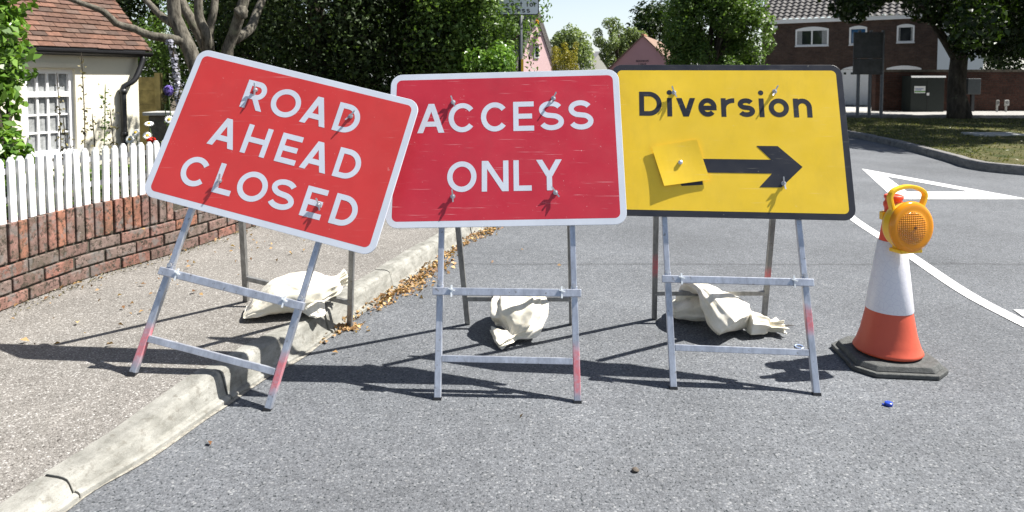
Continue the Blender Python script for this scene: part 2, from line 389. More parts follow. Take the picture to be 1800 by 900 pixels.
def leaf_mesh(name, pos, nrm, size, mat, parent=None, loc=(0, 0, 0), aspect=.55, fold=.18, var=.4, rnd=None):
    n = len(pos); pos = np.asarray(pos, float); nrm = np.asarray(nrm, float)
    nrm /= np.linalg.norm(nrm, axis=1, keepdims=True) + 1e-9
    t = RNG.normal(size=(n, 3)); t -= nrm * (t * nrm).sum(1, keepdims=True); t /= np.linalg.norm(t, axis=1, keepdims=True) + 1e-9
    b = np.cross(nrm, t); s = (size * (1 + var * (RNG.random(n) - .5) * 2))[:, None]
    base = np.array(parent.get('_w', (0, 0, 0)) if parent is not None else loc)
    pos = pos - base
    v = np.empty((n, 4, 3)); v[:, 0] = pos - t * s * .5; v[:, 2] = pos + t * s * .5 - nrm * s * fold * .5
    v[:, 1] = pos + b * s * aspect * .5 + nrm * s * fold; v[:, 3] = pos - b * s * aspect * .5 + nrm * s * fold
    me = bpy.data.meshes.new(name); me.vertices.add(4 * n); me.vertices.foreach_set('co', v.reshape(-1))
    me.loops.add(4 * n); me.loops.foreach_set('vertex_index', np.arange(4 * n, dtype=np.int32))
    me.polygons.add(n); me.polygons.foreach_set('loop_start', np.arange(0, 4 * n, 4, dtype=np.int32))
    me.polygons.foreach_set('loop_total', np.full(n, 4, dtype=np.int32))
    me.update(calc_edges=True); me.materials.append(mat)
    a = me.attributes.new('rnd', 'FLOAT', 'POINT'); r = RNG.random(n) if rnd is None else rnd
    a.data.foreach_set('value', np.repeat(r, 4))
    o = bpy.data.objects.new(name, me); COL.objects.link(o)
    if parent is not None: o.parent = parent
    else: o.location = loc
    return o
def cloud(clumps, n, shell=.5, up=.35):
    c = np.array([k[:3] for k in clumps]); r = np.array([np.atleast_1d(k[3]) if np.ndim(k[3]) else (k[3],) * 3 for k in clumps])
    w = r.prod(1) ** (.72); idx = RNG.choice(len(c), n, p=w / w.sum())
    d = RNG.normal(size=(n, 3)); d /= np.linalg.norm(d, axis=1, keepdims=True)
    rad = np.where(RNG.random(n) < shell, .82 + .24 * RNG.random(n), RNG.random(n) ** .5)[:, None]
    pos = c[idx] + d * rad * r[idx]
    nrm = d + RNG.normal(size=(n, 3)) * .6 + np.array([0, 0, up])
    return pos, nrm
def clumps_in(c, rad, m, r0, r1, seed=1, lo=-1.0):
    g = np.random.default_rng(seed); out = []
    while len(out) < m:
        d = g.normal(size=3); d /= np.linalg.norm(d)
        if d[2] < lo: continue
        k = .45 + .55 * g.random() ** .6
        out.append((c[0] + d[0] * rad[0] * k, c[1] + d[1] * rad[1] * k, c[2] + d[2] * rad[2] * k, r0 + (r1 - r0) * g.random()))
    return out
def wobble(pts, amt, seed=0):
    r = random.Random(seed); return [Vector(p) + Vector((r.uniform(-amt, amt), r.uniform(-amt, amt), r.uniform(-amt, amt) * .4)) for p in pts]

# ================================================================ SETTING
KP = Path([(-1.75, -4), (-1.62, -1), (-1.55, 0.6), (-1.44, 1.5), (-1.36, 2.03), (-1.275, 2.25), (-1.18, 2.6), (-1.09, 2.92), (-.995, 3.18), (-.93, 3.45), (-.86, 3.7), (-.735, 4.14),
           (-.5, 5.03), (-.34, 5.58), (-.2, 5.93), (.15, 6.7), (.6, 8), (1.2, 10), (1.7, 13), (2.0, 18), (2.2, 26), (2.4, 60)])
WP = Path([(-3.0, -4), (-2.85, 0), (-2.72, 2), (-2.655, 2.9), (-2.60, 3.45), (-2.53, 3.95), (-2.40, 4.3), (-2.29, 4.6), (-2.18, 5.0), (-2.06, 5.5), (-1.85, 6.3), (-1.45, 7.6), (-1.0, 9.2), (-.6, 11), (-.2, 15), (0, 60)])
mb = MB(); n = 60
gx = [-150 + 300 * i / n for i in range(n + 1)]; gy = [-20 + 220 * i / n for i in range(n + 1)]
mb.add([(x, y, 0) for y in gy for x in gx], [(j * (n + 1) + i, j * (n + 1) + i + 1, (j + 1) * (n + 1) + i + 1, (j + 1) * (n + 1) + i) for j in range(n) for i in range(n)])
struct(mb.build('road', M['asphalt'], loc=(0, 0, 0)))
# pavement between kerb and garden wall
def HK(y): t = min(1, max(0, (y - 2.0) / .68)); return .054 + (.12 - .054) * t   # the kerb drops towards the camera
mb = MB(); K = 560; vs = []
for i in range(K + 1):
    d = KP.L * i / K; p = KP.at(d) + KP.left(d) * .115
    dw = WP.L * (i / K); q = WP.at(dw) - WP.left(dw) * (-.1)
    for j in range(5):
        a = p.lerp(q, j / 4); z = .118 + (.006 * noise.noise(a * 1.3) if 0 < j < 4 else 0); z -= (.12 - HK(p.y)) * (1, .62, .28, .08, 0)[j]; vs.append((a.x, a.y, z))
mb.add(vs, [(i * 5 + j, i * 5 + j + 1, (i + 1) * 5 + j + 1, (i + 1) * 5 + j) for i in range(K) for j in range(4)])
struct(mb.build('pavement', M['pave'], loc=(0, 0, 0), smooth=True))
mb = MB(); vs = []; K = 160
for i in range(K + 1):
    dw = WP.L * i / K; q = WP.at(dw) + WP.left(dw) * .1
    vs += [(q.x, q.y, .12), (q.x - 60, q.y, .12)]
mb.add(vs, [(2 * i, 2 * i + 1, 2 * i + 3, 2 * i + 2) for i in range(K)])
struct(mb.build('garden_ground', M['soil'], loc=(0, 0, 0)))
# kerb stones, laid end to end with open joints
def kerb(path, joints, mat, name, H=.122, Wd=.125, face=None):
    mb = MB(); r = random.Random(4)
    prof = [(-.020, -.02), (-.018, .016), (-.010, .021), (.002, .023), (.006, .032), (.020, H - .032), (.029, H - .012), (.043, H - .003), (.062, H), (Wd, H - .002), (Wd, -.02)]
    if face: prof = face
    for a, b in zip(joints, joints[1:]):
        a += .005; b -= .005; n = 7; vs = []; off = r.uniform(-.006, .006); dz = r.uniform(-.004, .005)
        for i in range(n):
            d = a + (b - a) * i / (n - 1); p = path.at(d); l = path.left(d)
            e = .985 if i in (0, n - 1) else 1
            for x, z in prof:
                jx = noise.noise(Vector((d * 9, x * 30, z * 30))) * .003
                q = p + l * (x + off + jx) ; hk = HK(p.y) / .12 if path is KP and z > .024 else 1; vs.append((q.x, q.y, (z * hk + dz) * e))
        m = len(prof)
        fs = [(i * m + k, i * m + k + 1, (i + 1) * m + k + 1, (i + 1) * m + k) for i in range(n - 1) for k in range(m - 1)]
        fs += [tuple(range(m)), tuple(range((n - 1) * m, n * m))]
        mb.add(vs, fs)
    o = mb.build(name, mat, loc=(0, 0, 0), smooth=False, bevel=.004); return struct(o)
jy = KP.near_y(2.70); J = [jy - .69 - .755 * k for k in range(8, 0, -1)] + [jy - .69] + [jy + .755 * k for k in range(0, 40)]
kerb(KP, J, M['kerb'], 'kerb')
# dirt line in the channel
mb = MB()
vs = []
for i in range(200):
    d = jy - 2 + i * .04; p = KP.at(d); l = KP.left(d); w = .030 + .014 * noise.noise(Vector((d * 3, 0, 0)))
    vs += [tuple(p + l * .01 + Vector((0, 0, .004))), tuple(p - l * w + Vector((0, 0, .004)))]
mb.add(vs, [(2 * i, 2 * i + 1, 2 * i + 3, 2 * i + 2) for i in range(199)])
k = N('channel_grit'); c = k.mix(k.ramp(k.noise(60, 5), (.35, 0), (.65, 1)), (.16, .15, .13), (.36, .34, .29)); k.bump(k.noise(150), .004)
struct(mb.build('road_channel', k.set(c, .95), loc=(0, 0, 0)))

# verge across the junction: kerb, turf, lane, footway
RK = Path([(24, 8.3), (16, 8.3), (11, 8.45), (8.4, 8.7), (7.3, 9.0), (6.75, 9.55), (6.72, 10.1), (6.86, 10.6), (7.12, 11.8), (7.47, 13.5), (7.68, 15.6), (7.85, 18), (8.0, 20.9)])
nj = int(RK.L / .915); kerb(RK, [RK.L - RK.L * i / nj for i in range(nj + 1)][::-1], M['kerb_dark'], 'verge_kerb',
     face=[(0.0, -.02), (.004, .10), (.02, .122), (.04, .125), (.13, .125), (.13, -.02)][:0] or [(0, -.02), (-.004, .10), (-.02, .124), (-.04, .128), (-.13, .126), (-.13, -.02)])
mb = MB(); K = 90; vs = []
for i in range(K + 1):
    d = RK.L * i / K; p = RK.at(d) - RK.left(d) * .12; q = Vector((max(p.x, 8.0) + .001, 20.9, 0)) if i < K else Vector((8.2, 20.9, 0))
    q.x = 24 - (24 - 8.2) * i / K
    for j in range(9):
        a = p.lerp(q, j / 8); z = .115 + (.05 * math.sin(math.pi * j / 8)) + (.012 * noise.noise(a * 1.1) if 0 < j < 8 else 0); vs.append((a.x, a.y, z))
mb.add(vs, [(i * 9 + j, i * 9 + j + 1, (i + 1) * 9 + j + 1, (i + 1) * 9 + j) for i in range(K) for j in range(8)])
verge = struct(mb.build('grass_verge', M['grass'], loc=(0, 0, 0), smooth=True)); VV = np.array(vs).reshape(K + 1, 9, 3)
mb = MB(); mb.box((17, 20.98, .06), (9.5, .06, .06)); mb.box((18, 22.98, .05), (9.5, .06, .055)); struct(mb.build('back_kerb', M['kerb_dark'], loc=(0, 0, 0)))
mb = MB(); mb.box((18.0, 24.6, .05), (9.5, 1.555, .05)); struct(mb.build('footway', M['foot'], loc=(0, 0, 0)))
mb = MB(); mb.add([(9.5, 26.2, .012), (16.2, 26.2, .012), (19, 31.6, .012), (12.4, 36, .012), (9.6, 36, .012)], [(0, 1, 2, 3, 4)]); struct(mb.build('driveway', M['slab'], loc=(0, 0, 0)))
mb = MB(); mb.add([(-60, 40, .008), (150, 40, .008), (150, 190, .008), (-60, 190, .008)], [(0, 1, 2, 3)]); struct(mb.build('far_ground', M['grass'], loc=(0, 0, 0)))

# painted road markings, sheets 4 mm above the asphalt
mb = MB(); Z = .004
def P2(px, py): p = G(px, py); return Vector((p.x, p.y, Z))
tip, br, bl = P2(1516, 297), P2(1812, 351), P2(1575, 351)
A, B, C = Vector((5.10, 9.9, Z)), Vector((5.62, 7.36, Z)), Vector((4.16, 7.36, Z))
a, b, c = Vector((5.03, 9.12, Z)), Vector((5.33, 7.85, Z)), Vector((4.58, 7.85, Z))
mb.add([A, B, C, a, b, c], [(0, 3, 4, 1), (1, 4, 5, 2), (2, 5, 3, 0)])
struct(mb.build('give_way_marking', M['mark'], loc=(0, 0, 0)))
mb = MB(); LP = Path([(4.4, 11), (3.9, 9), (3.52, 7.5), (3.19, 6.32), (2.955, 5.05), (2.78, 4.18), (2.735, 3.72), (2.73, 3.1), (2.8, 2.2), (3.0, 1.0), (3.2, -2)])
vs = []; m = 90; d0 = 0.3
for i in range(m + 1):
    d = d0 + (LP.L - d0) * i / m; p = LP.at(d); l = LP.left(d); w = .043
    vs += [(p.x - l.x * w, p.y - l.y * w, Z), (p.x + l.x * w, p.y + l.y * w, Z)]
mb.add(vs, [(2 * i, 2 * i + 1, 2 * i + 3, 2 * i + 2) for i in range(m)])
mb.add([(2.80, 3.68, Z + .001), (3.4, 3.58, Z + .001), (3.4, 3.70, Z + .001), (2.83, 3.79, Z + .001)], [(0, 1, 2, 3)])
struct(mb.build('edge_line', M['mark'], loc=(0, 0, 0)))

# ================================================================ GARDEN WALL + PICKET FENCE
d0, d1 = WP.near_y(1.2), WP.near_y(9.5); zb = .12
ORI = WP.at(WP.near_y(4)); 
mb = MB(); r = random.Random(11)
def btint():
    k = r.random()
    base = ((.235, .115, .088), (.205, .115, .095), (.185, .118, .10), (.17, .125, .108), (.285, .13, .085), (.225, .125, .10))[min(5, int(k * 6.2))]
    f = r.uniform(.82, 1.1); return tuple(min(1, x * f) for x in base)
def brick_at(d, z, L, H, dep=.1, out=0.0):
    p = WP.at(d); t = WP.tan(d); l = WP.left(d); mb.tint = btint(); j = r.uniform(-.003, .004) + out
    q = p + l * (dep / 2 - j); ang = r.uniform(-.012, .012)
    tx = (t * math.cos(ang) + Vector((0, 0, 1)) * math.sin(ang)).normalized()
    mb.box((q.x, q.y, z + r.uniform(-.001, .001)), (L / 2, dep / 2, H / 2), (tx, l, tx.cross(l) * 1.0))
dsol = WP.near_y(4.62)
for row in range(3):
    d = d0 + (row % 2) * .105
    while d < d1: brick_at(d, zb + .034 + row * .078, r.choice((.197, .201, .199, .192)), .066); d += .21
d = d0
while d < dsol: brick_at(d, zb + 3 * .078 + .104, .054 + r.uniform(-.002, .002), .205, out=.004); d += .0645
for row in range(3):
    d = dsol + .08 + (row % 2) * .1
    while d < d1: brick_at(d, zb + .034 + (3 + row) * .078 - .01, .199, .064); d += .21
wall = thing('garden_wall', 'low red brick garden wall with upright brick course under white pickets', 'wall', (ORI.x, ORI.y, zb))
mb.build('brickwork', M['brick'], wall, bevel=.006)
mb = MB(); vs = []; K = 80
for i in range(K + 1):
    d = d0 + (d1 - d0) * i / K; p = WP.at(d); l = WP.left(d)
    for o_, z in ((.012, zb - .02), (.012, zb + .432), (.09, zb + .432), (.09, zb - .02)): q = p + l * o_; vs.append((q.x, q.y, z))
mb.add(vs, [(i * 4 + k, i * 4 + k + 1, i * 4 + 5 + k, i * 4 + 4 + k) for i in range(K) for k in range(3)]); mb.build('mortar', M['mortar'], wall)
fence = thing('picket_fence', 'white pointed picket fence standing on the low brick wall', 'fence', (ORI.x, ORI.y, zb + .44))
def picket_mesh():
    m = MB(); w, h, t = .0198, .340, .009
    m.prism([(-w, -t, 0), (w, -t, 0), (w, -t, h - .022), (.006, -t, h), (-.006, -t, h), (-w, -t, h - .022)], (0, 2 * t, 0)); return m
pk = None; d = WP.near_y(2.6); i = 0
while d < WP.near_y(7.6):
    p = WP.at(d); t = WP.tan(d); l = WP.left(d)
    if pk is None: o = pk = picket_mesh().build('picket', M['white'], None, (0, 0, 0), bevel=.0025)
    else: o = pk.copy(); COL.objects.link(o)
    o.parent = fence; q = p + l * (.012 + r.uniform(-.003, .003))
    o.location = Vector((q.x, q.y, zb + .438 + r.uniform(-.004, .004))) - fence.location
    o.rotation_euler = (r.uniform(-.02, .02), r.uniform(-.016, .016), math.atan2(t.y, t.x) + r.uniform(-.05, .05)); d += .0625; i += 1
for z in (.10, .25):
    m = MB(); vs = []; K = 60; a, b = WP.near_y(2.55), WP.near_y(7.6)
    for i in range(K + 1):
        dd = a + (b - a) * i / K; p = WP.at(dd); l = WP.left(dd)
        for o_, zz in ((.024, 0), (.024, .03), (.042, .03), (.042, 0)): q = p + l * o_; vs.append((q.x, q.y, zb + .44 + z + zz))
    m.add(vs, [(i * 4 + k, i * 4 + (k + 1) % 4, i * 4 + 4 + (k + 1) % 4, i * 4 + 4 + k) for i in range(K) for k in range(4)])
    m.build('rail', M['white'], fence)

# ================================================================ LETTERING (stroke outlines built as thin polygons)
def arc(cx, cy, rx, ry, a0, a1, n=18):
    return [(cx + rx * math.cos(R(a0 + (a1 - a0) * i / n)), cy + ry * math.sin(R(a0 + (a1 - a0) * i / n))) for i in range(n + 1)]
def glyph(ch, x0, x1, y0, y1, w):
    """strokes of a letter in the box; ('s', polyline) even-width stroke, ('p', polygon)"""
    h = w / 2; cx, cy = (x0 + x1) / 2, (y0 + y1) / 2; rx, ry = (x1 - x0) / 2 - h, (y1 - y0) / 2 - h; S = []
    s = lambda *p: S.append(('s', list(p))); hs = lambda xa, ya, xb, yb, k=1.0: S.append(('p', [(xa - h * k, ya), (xa + h * k, ya), (xb + h * k, yb), (xb - h * k, yb)]))
    if ch == 'O' or ch == 'o': S.append(('c', arc(cx, cy, rx, ry, 0, 360, 36)))
    elif ch in 'Cc': S.append(('s', arc(cx, cy, rx, ry, 38, 322, 30)))
    elif ch == 'G': S.append(('s', arc(cx, cy, rx, ry, 38, 322, 30))); s((cx, cy - h), (x1 - h, cy - h)); s((x1 - h, cy), (x1 - h, y0 + w))
    elif ch == 'A':
        k = 1.12; hs(x0 + h * k, y0, cx, y1, k); hs(x1 - h * k, y0, cx, y1, k); f = .3; yy = y0 + (y1 - y0) * f
        s((x0 + (cx - x0) * f, yy), (x1 - (x1 - cx) * f, yy))
    elif ch == 'D':
        s((x0 + h, y0), (x0 + h, y1)); r_ = (y1 - y0) / 2 - h; r2 = min(r_, x1 - x0 - w * 1.4)
        S.append(('s', [(x0 + w * .6, y1 - h)] + arc(x1 - h - r2, cy, r2, r_, 90, -90, 24) + [(x0 + w * .6, y0 + h)]))
    elif ch in 'RP':
        s((x0 + h, y0), (x0 + h, y1)); yb = y0 + (y1 - y0) * .44; r_ = (y1 - h - yb) / 2
        S.append(('s', [(x0 + w * .6, y1 - h)] + arc(x1 - h * 1.6 - r_, yb + r_, r_, r_, 90, -90, 18) + [(x0 + w * .6, yb)]))
        if ch == 'R': hs(x1 - h * 1.2, y0, cx - h * .1, yb, 1.15)
    elif ch == 'H': s((x0 + h, y0), (x0 + h, y1)); s((x1 - h, y0), (x1 - h, y1)); s((x0 + w * .6, cy), (x1 - w * .6, cy))
    elif ch == 'E': s((x0 + h, y0), (x0 + h, y1)); s((x0 + w * .6, y0 + h), (x1, y0 + h)); s((x0 + w * .6, y1 - h), (x1, y1 - h)); s((x0 + w * .6, cy + .0), (x1 - w * .35, cy))
    elif ch == 'L': s((x0 + h, y0), (x0 + h, y1)); s((x0 + w * .6, y0 + h), (x1, y0 + h))
    elif ch == 'N': s((x0 + h, y0), (x0 + h, y1)); s((x1 - h, y0), (x1 - h, y1)); hs(x1 - h * 1.2, y0, x0 + h * 1.2, y1, 1.2)
    elif ch == 'M': s((x0 + h, y0), (x0 + h, y1)); s((x1 - h, y0), (x1 - h, y1)); hs(cx, y0 + (y1 - y0) * .3, x0 + h * 1.2, y1, 1.1); hs(cx, y0 + (y1 - y0) * .3, x1 - h * 1.2, y1, 1.1)
    elif ch == 'Y': s((cx, y0), (cx, cy + .01 * (y1 - y0))); hs(cx, cy - h * .5, x0 + h * 1.1, y1, 1.15); hs(cx, cy - h * .5, x1 - h * 1.1, y1, 1.15)
    elif ch in 'Ss':
        r2 = (y1 - y0 - w) / 4; rx = (x1 - x0) / 2 - h
        top = arc(cx - rx * .02, y1 - h - r2, rx * .93, r2, 25, 270, 22); bot = arc(cx + rx * .02, y0 + h + r2, rx * .98, r2, 90, -158, 22)
        S.append(('s', top[:-2] + bot[2:]))
    elif ch == 'i': s((cx, y0), (cx, y1)); S.append(('p', arc(cx, y1 + (y1 - y0) * .30, w * .53, w * .53, 0, 345, 23)))
    elif ch == 'v': hs(cx, y0, x0 + h * 1.1, y1, 1.12); hs(cx, y0, x1 - h * 1.1, y1, 1.12)
    elif ch == 'x': hs(x0 + h, y0, x1 - h, y1, 1.1); hs(x1 - h, y0, x0 + h, y1, 1.1)
    elif ch == 'e': S.append(('s', arc(cx, cy, rx, ry, 0, 318, 30))); s((x0 + w * .7, cy - h * .25), (x1 - h * .05, cy - h * .25))
    elif ch == 'r': s((x0 + h, y0), (x0 + h, y1)); S.append(('s', arc(x1 + h * .2, y0 + (y1 - y0) * .48, (x1 - x0) - h * .9, (y1 - y0) * .52 - h, 175, 84, 10)))
    elif ch == 'n':
        r_ = (x1 - x0) / 2 - h; s((x0 + h, y0), (x0 + h, y1)); S.append(('s', arc(cx, y1 - h - r_ * 1.05, r_, r_ * 1.05, 165, 0, 18) + [(x1 - h, y0)]))
    elif ch == 'p': s((x0 + h, y0 - (y1 - y0) * .4), (x0 + h, y1)); S.append(('c', arc(cx, cy, rx, ry, 0, 360, 28)))
    elif ch == 'a': s((x1 - h, y0), (x1 - h, y1)); S.append(('c', arc(cx, cy, rx, ry, 0, 360, 28)))
    elif ch == 't': s((cx - w * .1, y0), (cx - w * .1, y1 + (y1 - y0) * .3)); s((x0, y1 - h), (x1, y1 - h))
    elif ch == 'f': s((cx - w * .1, y0), (cx - w * .1, y1 + (y1 - y0) * .38)); s((x0, y1 - h), (x1, y1 - h)); s((cx - w * .1, y1 + (y1 - y0) * .38 - h), (x1, y1 + (y1 - y0) * .38 - h))
    return S
def draw(mb, strokes, w, to3, n, lift):
    for kind, pl in strokes:
        draw.k = (draw.k + 1) % 9; z = lift + draw.k * .00002
        P = [Vector((x, y)) for x, y in pl]
        if kind == 'p': mb.add([to3(p.x, p.y) + n * z for p in P], [tuple(range(len(P)))]); continue
        closed = kind == 'c'
        if closed: P = P[:-1]
        m = len(P); Lf = []; Rt = []
        for i in range(m):
            a = P[(i - 1) % m] if closed or i > 0 else None; b = P[(i + 1) % m] if closed or i < m - 1 else None
            d1 = (P[i] - a).normalized() if a is not None else None; d2 = (b - P[i]).normalized() if b is not None else None
            d = ((d1 or d2) + (d2 or d1)).normalized(); nn = Vector((-d.y, d.x)); k = 1 / max(.4, nn.dot(Vector((-(d1 or d2).y, (d1 or d2).x))))
            Lf.append(P[i] + nn * w / 2 * k); Rt.append(P[i] - nn * w / 2 * k)
        vs = [to3(p.x, p.y) + n * z for p in Lf + Rt]; q = m if closed else m - 1
        mb.add(vs, [(i, m + i, m + (i + 1) % m, (i + 1) % m) for i in range(q)])
draw.k = 0
def rrect(W_, H_, rad, n=8, dx=0, dy=0):
    out = []
    for sx, sy, a in ((1, 1, 0), (-1, 1, 90), (-1, -1, 180), (1, -1, 270)):
        out += [(dx + sx * (W_ / 2 - rad) + rad * math.cos(R(a + 90 * i / n)), dy + sy * (H_ / 2 - rad) + rad * math.sin(R(a + 90 * i / n))) for i in range(n + 1)]
    return out

# ================================================================ THE THREE TEMPORARY SIGNS
FIT = {
 1: dict(c=(-.9904, 2.9359, 1.0071), U=(.9675, -.1072, -.229), V=(.2512, .3040, .9190), W=1.0438, H=.6874, O=(-1.2461, 2.6226, .06), u=(.9733, -.0998, -.2066), v=(.2276, .3065, .9243), b0=.68, sp=.5755, zf=(.12, 0), bf=((-1.415, 3.579, .12), (-.857, 3.545, 0))),
 2: dict(c=(-.0327, 3.0271, 1.002), U=(.9989, -.0397, .0257), V=(-.011, .3345, .9423), W=1.0458, H=.7063, O=(-.0206, 2.6714, 0), u=(.9989, -.0416, .0205), v=(-.0054, .3343, .9425), b0=.713, sp=.5684, zf=(0, 0), bf=((-.236, 3.57, 0), (.318, 3.57, 0))),
 3: dict(c=(.9834, 3.0935, 1.0301), U=(.9953, -.0971, -.0025), V=(.0328, .3121, .9495), W=1.0506, H=.7144, O=(.9669, 2.7531, 0), u=(.9958, -.0884, .0238), v=(.0053, .3147, .9492), b0=.735, sp=.5806, zf=(0, 0), bf=((.773, 3.648, 0), (1.373, 3.656, 0))),
}
def wing_nut(mb, p, n, U, V, rot):
    ax = (U * math.cos(rot) + V * math.sin(rot), V * math.cos(rot) - U * math.sin(rot), n)
    mb.lathe(p, [(.011, .001), (.011, .004), (.0075, .0045), (.0065, .010), (.004, .011), (.004, .018), (.0, .019)], 10, ax)
    for sgn in (1, -1):
        a = p + n * .008 + ax[1] * sgn * .004; b = p + n * .012 + ax[1] * sgn * .024; c = p + n * .019 + ax[1] * sgn * .028; e = p + n * .013 + ax[1] * sgn * .006
        t = ax[0] * .003
        mb.add([a - t, b - t, c - t, e - t, a + t, b + t, c + t, e + t], [(0, 1, 2, 3), (4, 7, 6, 5), (0, 4, 5, 1), (1, 5, 6, 2), (2, 6, 7, 3), (3, 7, 4, 0)])
def make_sign(k, name, label, border, face, words, wmat, bolts, bars, paint, bord=.028, rad=.052):
    f = FIT[k]; c, U, V = Vector(f['c']), Vector(f['U']), Vector(f['V']); U.normalize(); V.normalize(); n = U.cross(V).normalized()
    O, u, v = Vector(f['O']), Vector(f['u']).normalized(), Vector(f['v']).normalized(); nf = u.cross(v).normalized()
    root = thing(name, label, 'road sign', (O.x, O.y, 0), 'temporary road signs across the closed lane')
    to3 = lambda x, y: c + U * x + V * y
    W_, H_ = f['W'], f['H']
    mb = MB(); out = rrect(W_, H_, rad)
    mb.prism([to3(x, y) - n * .010 for x, y in out], n * .010)
    panel = mb.build('panel', border, root, bevel=.0012)
    mb = MB(); mb.add([to3(x, y) + n * .0002 for x, y in rrect(W_ - 2 * bord, H_ - 2 * bord, max(.01, rad - bord))], [tuple(range(36))]); mb.build('face', face, panel, fixn=False)
    mb = MB()
    for y in (H_ * .36, -H_ * .36):
        mb.box(c + V * y - n * .019, (W_ * .45, .016, .0085), (U, V, n))
    mb.build('stiffening_rail', M['alu'], root)
    mb = MB()
    for ch, x0, x1, y0, y1, w in words: draw(mb, glyph(ch, x0, x1, y0, y1, w), w, to3, n, .0005)
    mb.build('lettering', wmat, panel, fixn=False)
    for i, (x, y) in enumerate(bolts):
        mb = MB(); wing_nut(mb, to3(x, y) + n * .0006, n, U, V, (.35, -.5, .1, .6)[i % 4]); mb.build('wing_nut', M['zinc'], root)
    # A-frame
    top = f['b0'] + H_ * .93; s2 = f['sp'] / 2; feet = []
    for sgn, z in ((-1, f['zf'][0]), (1, f['zf'][1])):
        F = O + u * s2 * sgn; F = F + v * ((z + .004 - F.z) / v.z); feet.append(F)
    hinges = []
    for i, F in enumerate(feet):
        mb = MB(); Fo = F - nf * .032; T = Fo + v * top; m_ = Fo + v * (bars[0] + .03)
        mb.bar(Fo, m_, .0275, .025, u); mb.bar(m_ , T, .024, .022, u)
        pm = paint.get(('f', i)); leg = mb.build('front_leg', m_steel('painted_leg_steel', *pm) if pm else M['steel'], root, bevel=.0025)
        mb = MB(); mb.bar(Fo - v * .004, Fo + v * .014, .032, .028, u); mb.build('foot_cap', M['black'], leg)
        hinges.append(Fo + v * (top - .12) - nf * .028)
    Bz = []
    for i, Bf in enumerate(f['bf']):
        Bf = Vector(Bf); Hh = hinges[i] + u * (.004 if i == 0 else -.004); mb = MB(); mb.bar(Bf + Vector((0, 0, .004)), Hh, .027, .024, u)
        pm = paint.get(('b', i)); mb.build('back_leg', m_steel('painted_leg_steel', *pm, lo=(.16, .16, .16), hi=(.36, .36, .35)) if pm else M['oldsteel'], root, bevel=.0025)
        Bz.append(Bf.lerp(Hh, .135))
    mb = MB(); mb.bar(Bz[0], Bz[1], .024, .022, Vector((0, 0, 1))); mb.build('crossbar', M['oldsteel'], root, bevel=.002)
    a, b = feet[0] - nf * .032, feet[1] - nf * .032
    lo = MB(); lo.bar(a + v * bars[1] + u * .015, b + v * bars[1] - u * .015, .026, .024, v)
    lo.build('crossbar', M['steel'] if 'lo' not in paint else paint['lo'], root, bevel=.002)
    mi = MB(); mi.bar(a + v * bars[0] - u * .028 + nf * .026, b + v * bars[0] + u * .028 + nf * .026, .032, .024, v)
    mid = mi.build('crossbar', M['steel'], root, bevel=.003)
    for t, sg in ((.13, 1), (.87, -1)):
        p = (a + v * bars[0] - u * .028).lerp(b + v * bars[0] + u * .028, t) + nf * .042; m2 = MB()
        m2.bar(p - v * .022, p + v * .026, .006, .006, u); m2.bar(p + v * .012 + nf * .002 - u * .012, p + v * .004 + nf * .002 + u * .014, .005, .006, v); m2.build('cable_tie', M['tie'], root)
    for i in (0, 1):
        m2 = MB(); p = (a, b)[i] + v * bars[0] + nf * .014; m2.lathe(p + u * (.02 if i else -.02) * 0 + v * .03, [(.0, .012), (.009, .011), (.009, 0)], 8, (u, v, nf)); m2.build('pivot_bolt', M['zinc'], root)
    return root, c, U, V, n, to3, Bz
w1 = .0235
def line(specs, y0, y1, w): return [(ch, a, b, y0, y1, w) for ch, a, b in specs]
words1 = line([('R', -.250, -.146), ('O', -.121, .014), ('A', .030, .148), ('D', .180, .288)], .128, .257, w1) + \
         line([('A', -.330, -.207), ('H', -.176, -.064), ('E', -.018, .076), ('A', .097, .216), ('D', .246, .355)], -.064, .065, w1) + \
         line([('C', -.394, -.268), ('L', -.233, -.150), ('O', -.134, -.001), ('S', .011, .128), ('E', .165, .257), ('D', .295, .403)], -.257, -.128, w1)
s1 = make_sign(1, 'road_closed_sign', 'tilted red sign reading ROAD AHEAD CLOSED straddling the kerb', M['whitesheet'], M['red'], words1, M['whitesheet'],
    [(-.205, .217), (.244, .206), (-.213, -.204), (.235, -.196)], (.415, .148), {('f', 0): (.17, .29), ('f', 1): (.07, .19)})
words2 = line([('A', -.394, -.271), ('C', -.253, -.128), ('C', -.106, .019), ('E', .040, .133), ('S', .154, .267), ('S', .287, .399)], .071, .208, w1) + \
         line([('O', -.255, -.125), ('N', -.102, .016), ('L', .038, .117), ('Y', .139, .251)], -.200, -.063, w1)
s2 = make_sign(2, 'access_sign', 'red sign reading ACCESS ONLY standing upright between the other two', M['whitesheet'], M['redworn'], words2, M['whitesheet'],
    [(-.232, .213), (.223, .22), (-.228, -.219), (.22, -.21)], (.432, .163), {('f', 1): (.03, .195)})
words3 = line([('D', -.397, -.294)], .107, .224, .0225) + line([('i', -.270, -.246), ('v', -.227, -.141), ('e', -.127, -.045), ('r', -.025, .029), ('s', .049, .126), ('i', .144, .168), ('o', .188, .277), ('n', .297, .378)], .105, .194, .0222)
s3 = make_sign(3, 'diversion_sign', 'yellow black edged sign reading Diversion with an arrow to the right', M['blacksheet'], M['yellow'], words3, M['blacksheet'],
    [(-.237, .22), (.218, .227), (.229, -.2)], (.455, .170), {('f', 1): (.235, .325), ('b', 0): (.27, .37), ('b', 1): (.24, .30)}, rad=.05)
root3, c3, U3, V3, n3, to33, _ = s3
mb = MB()
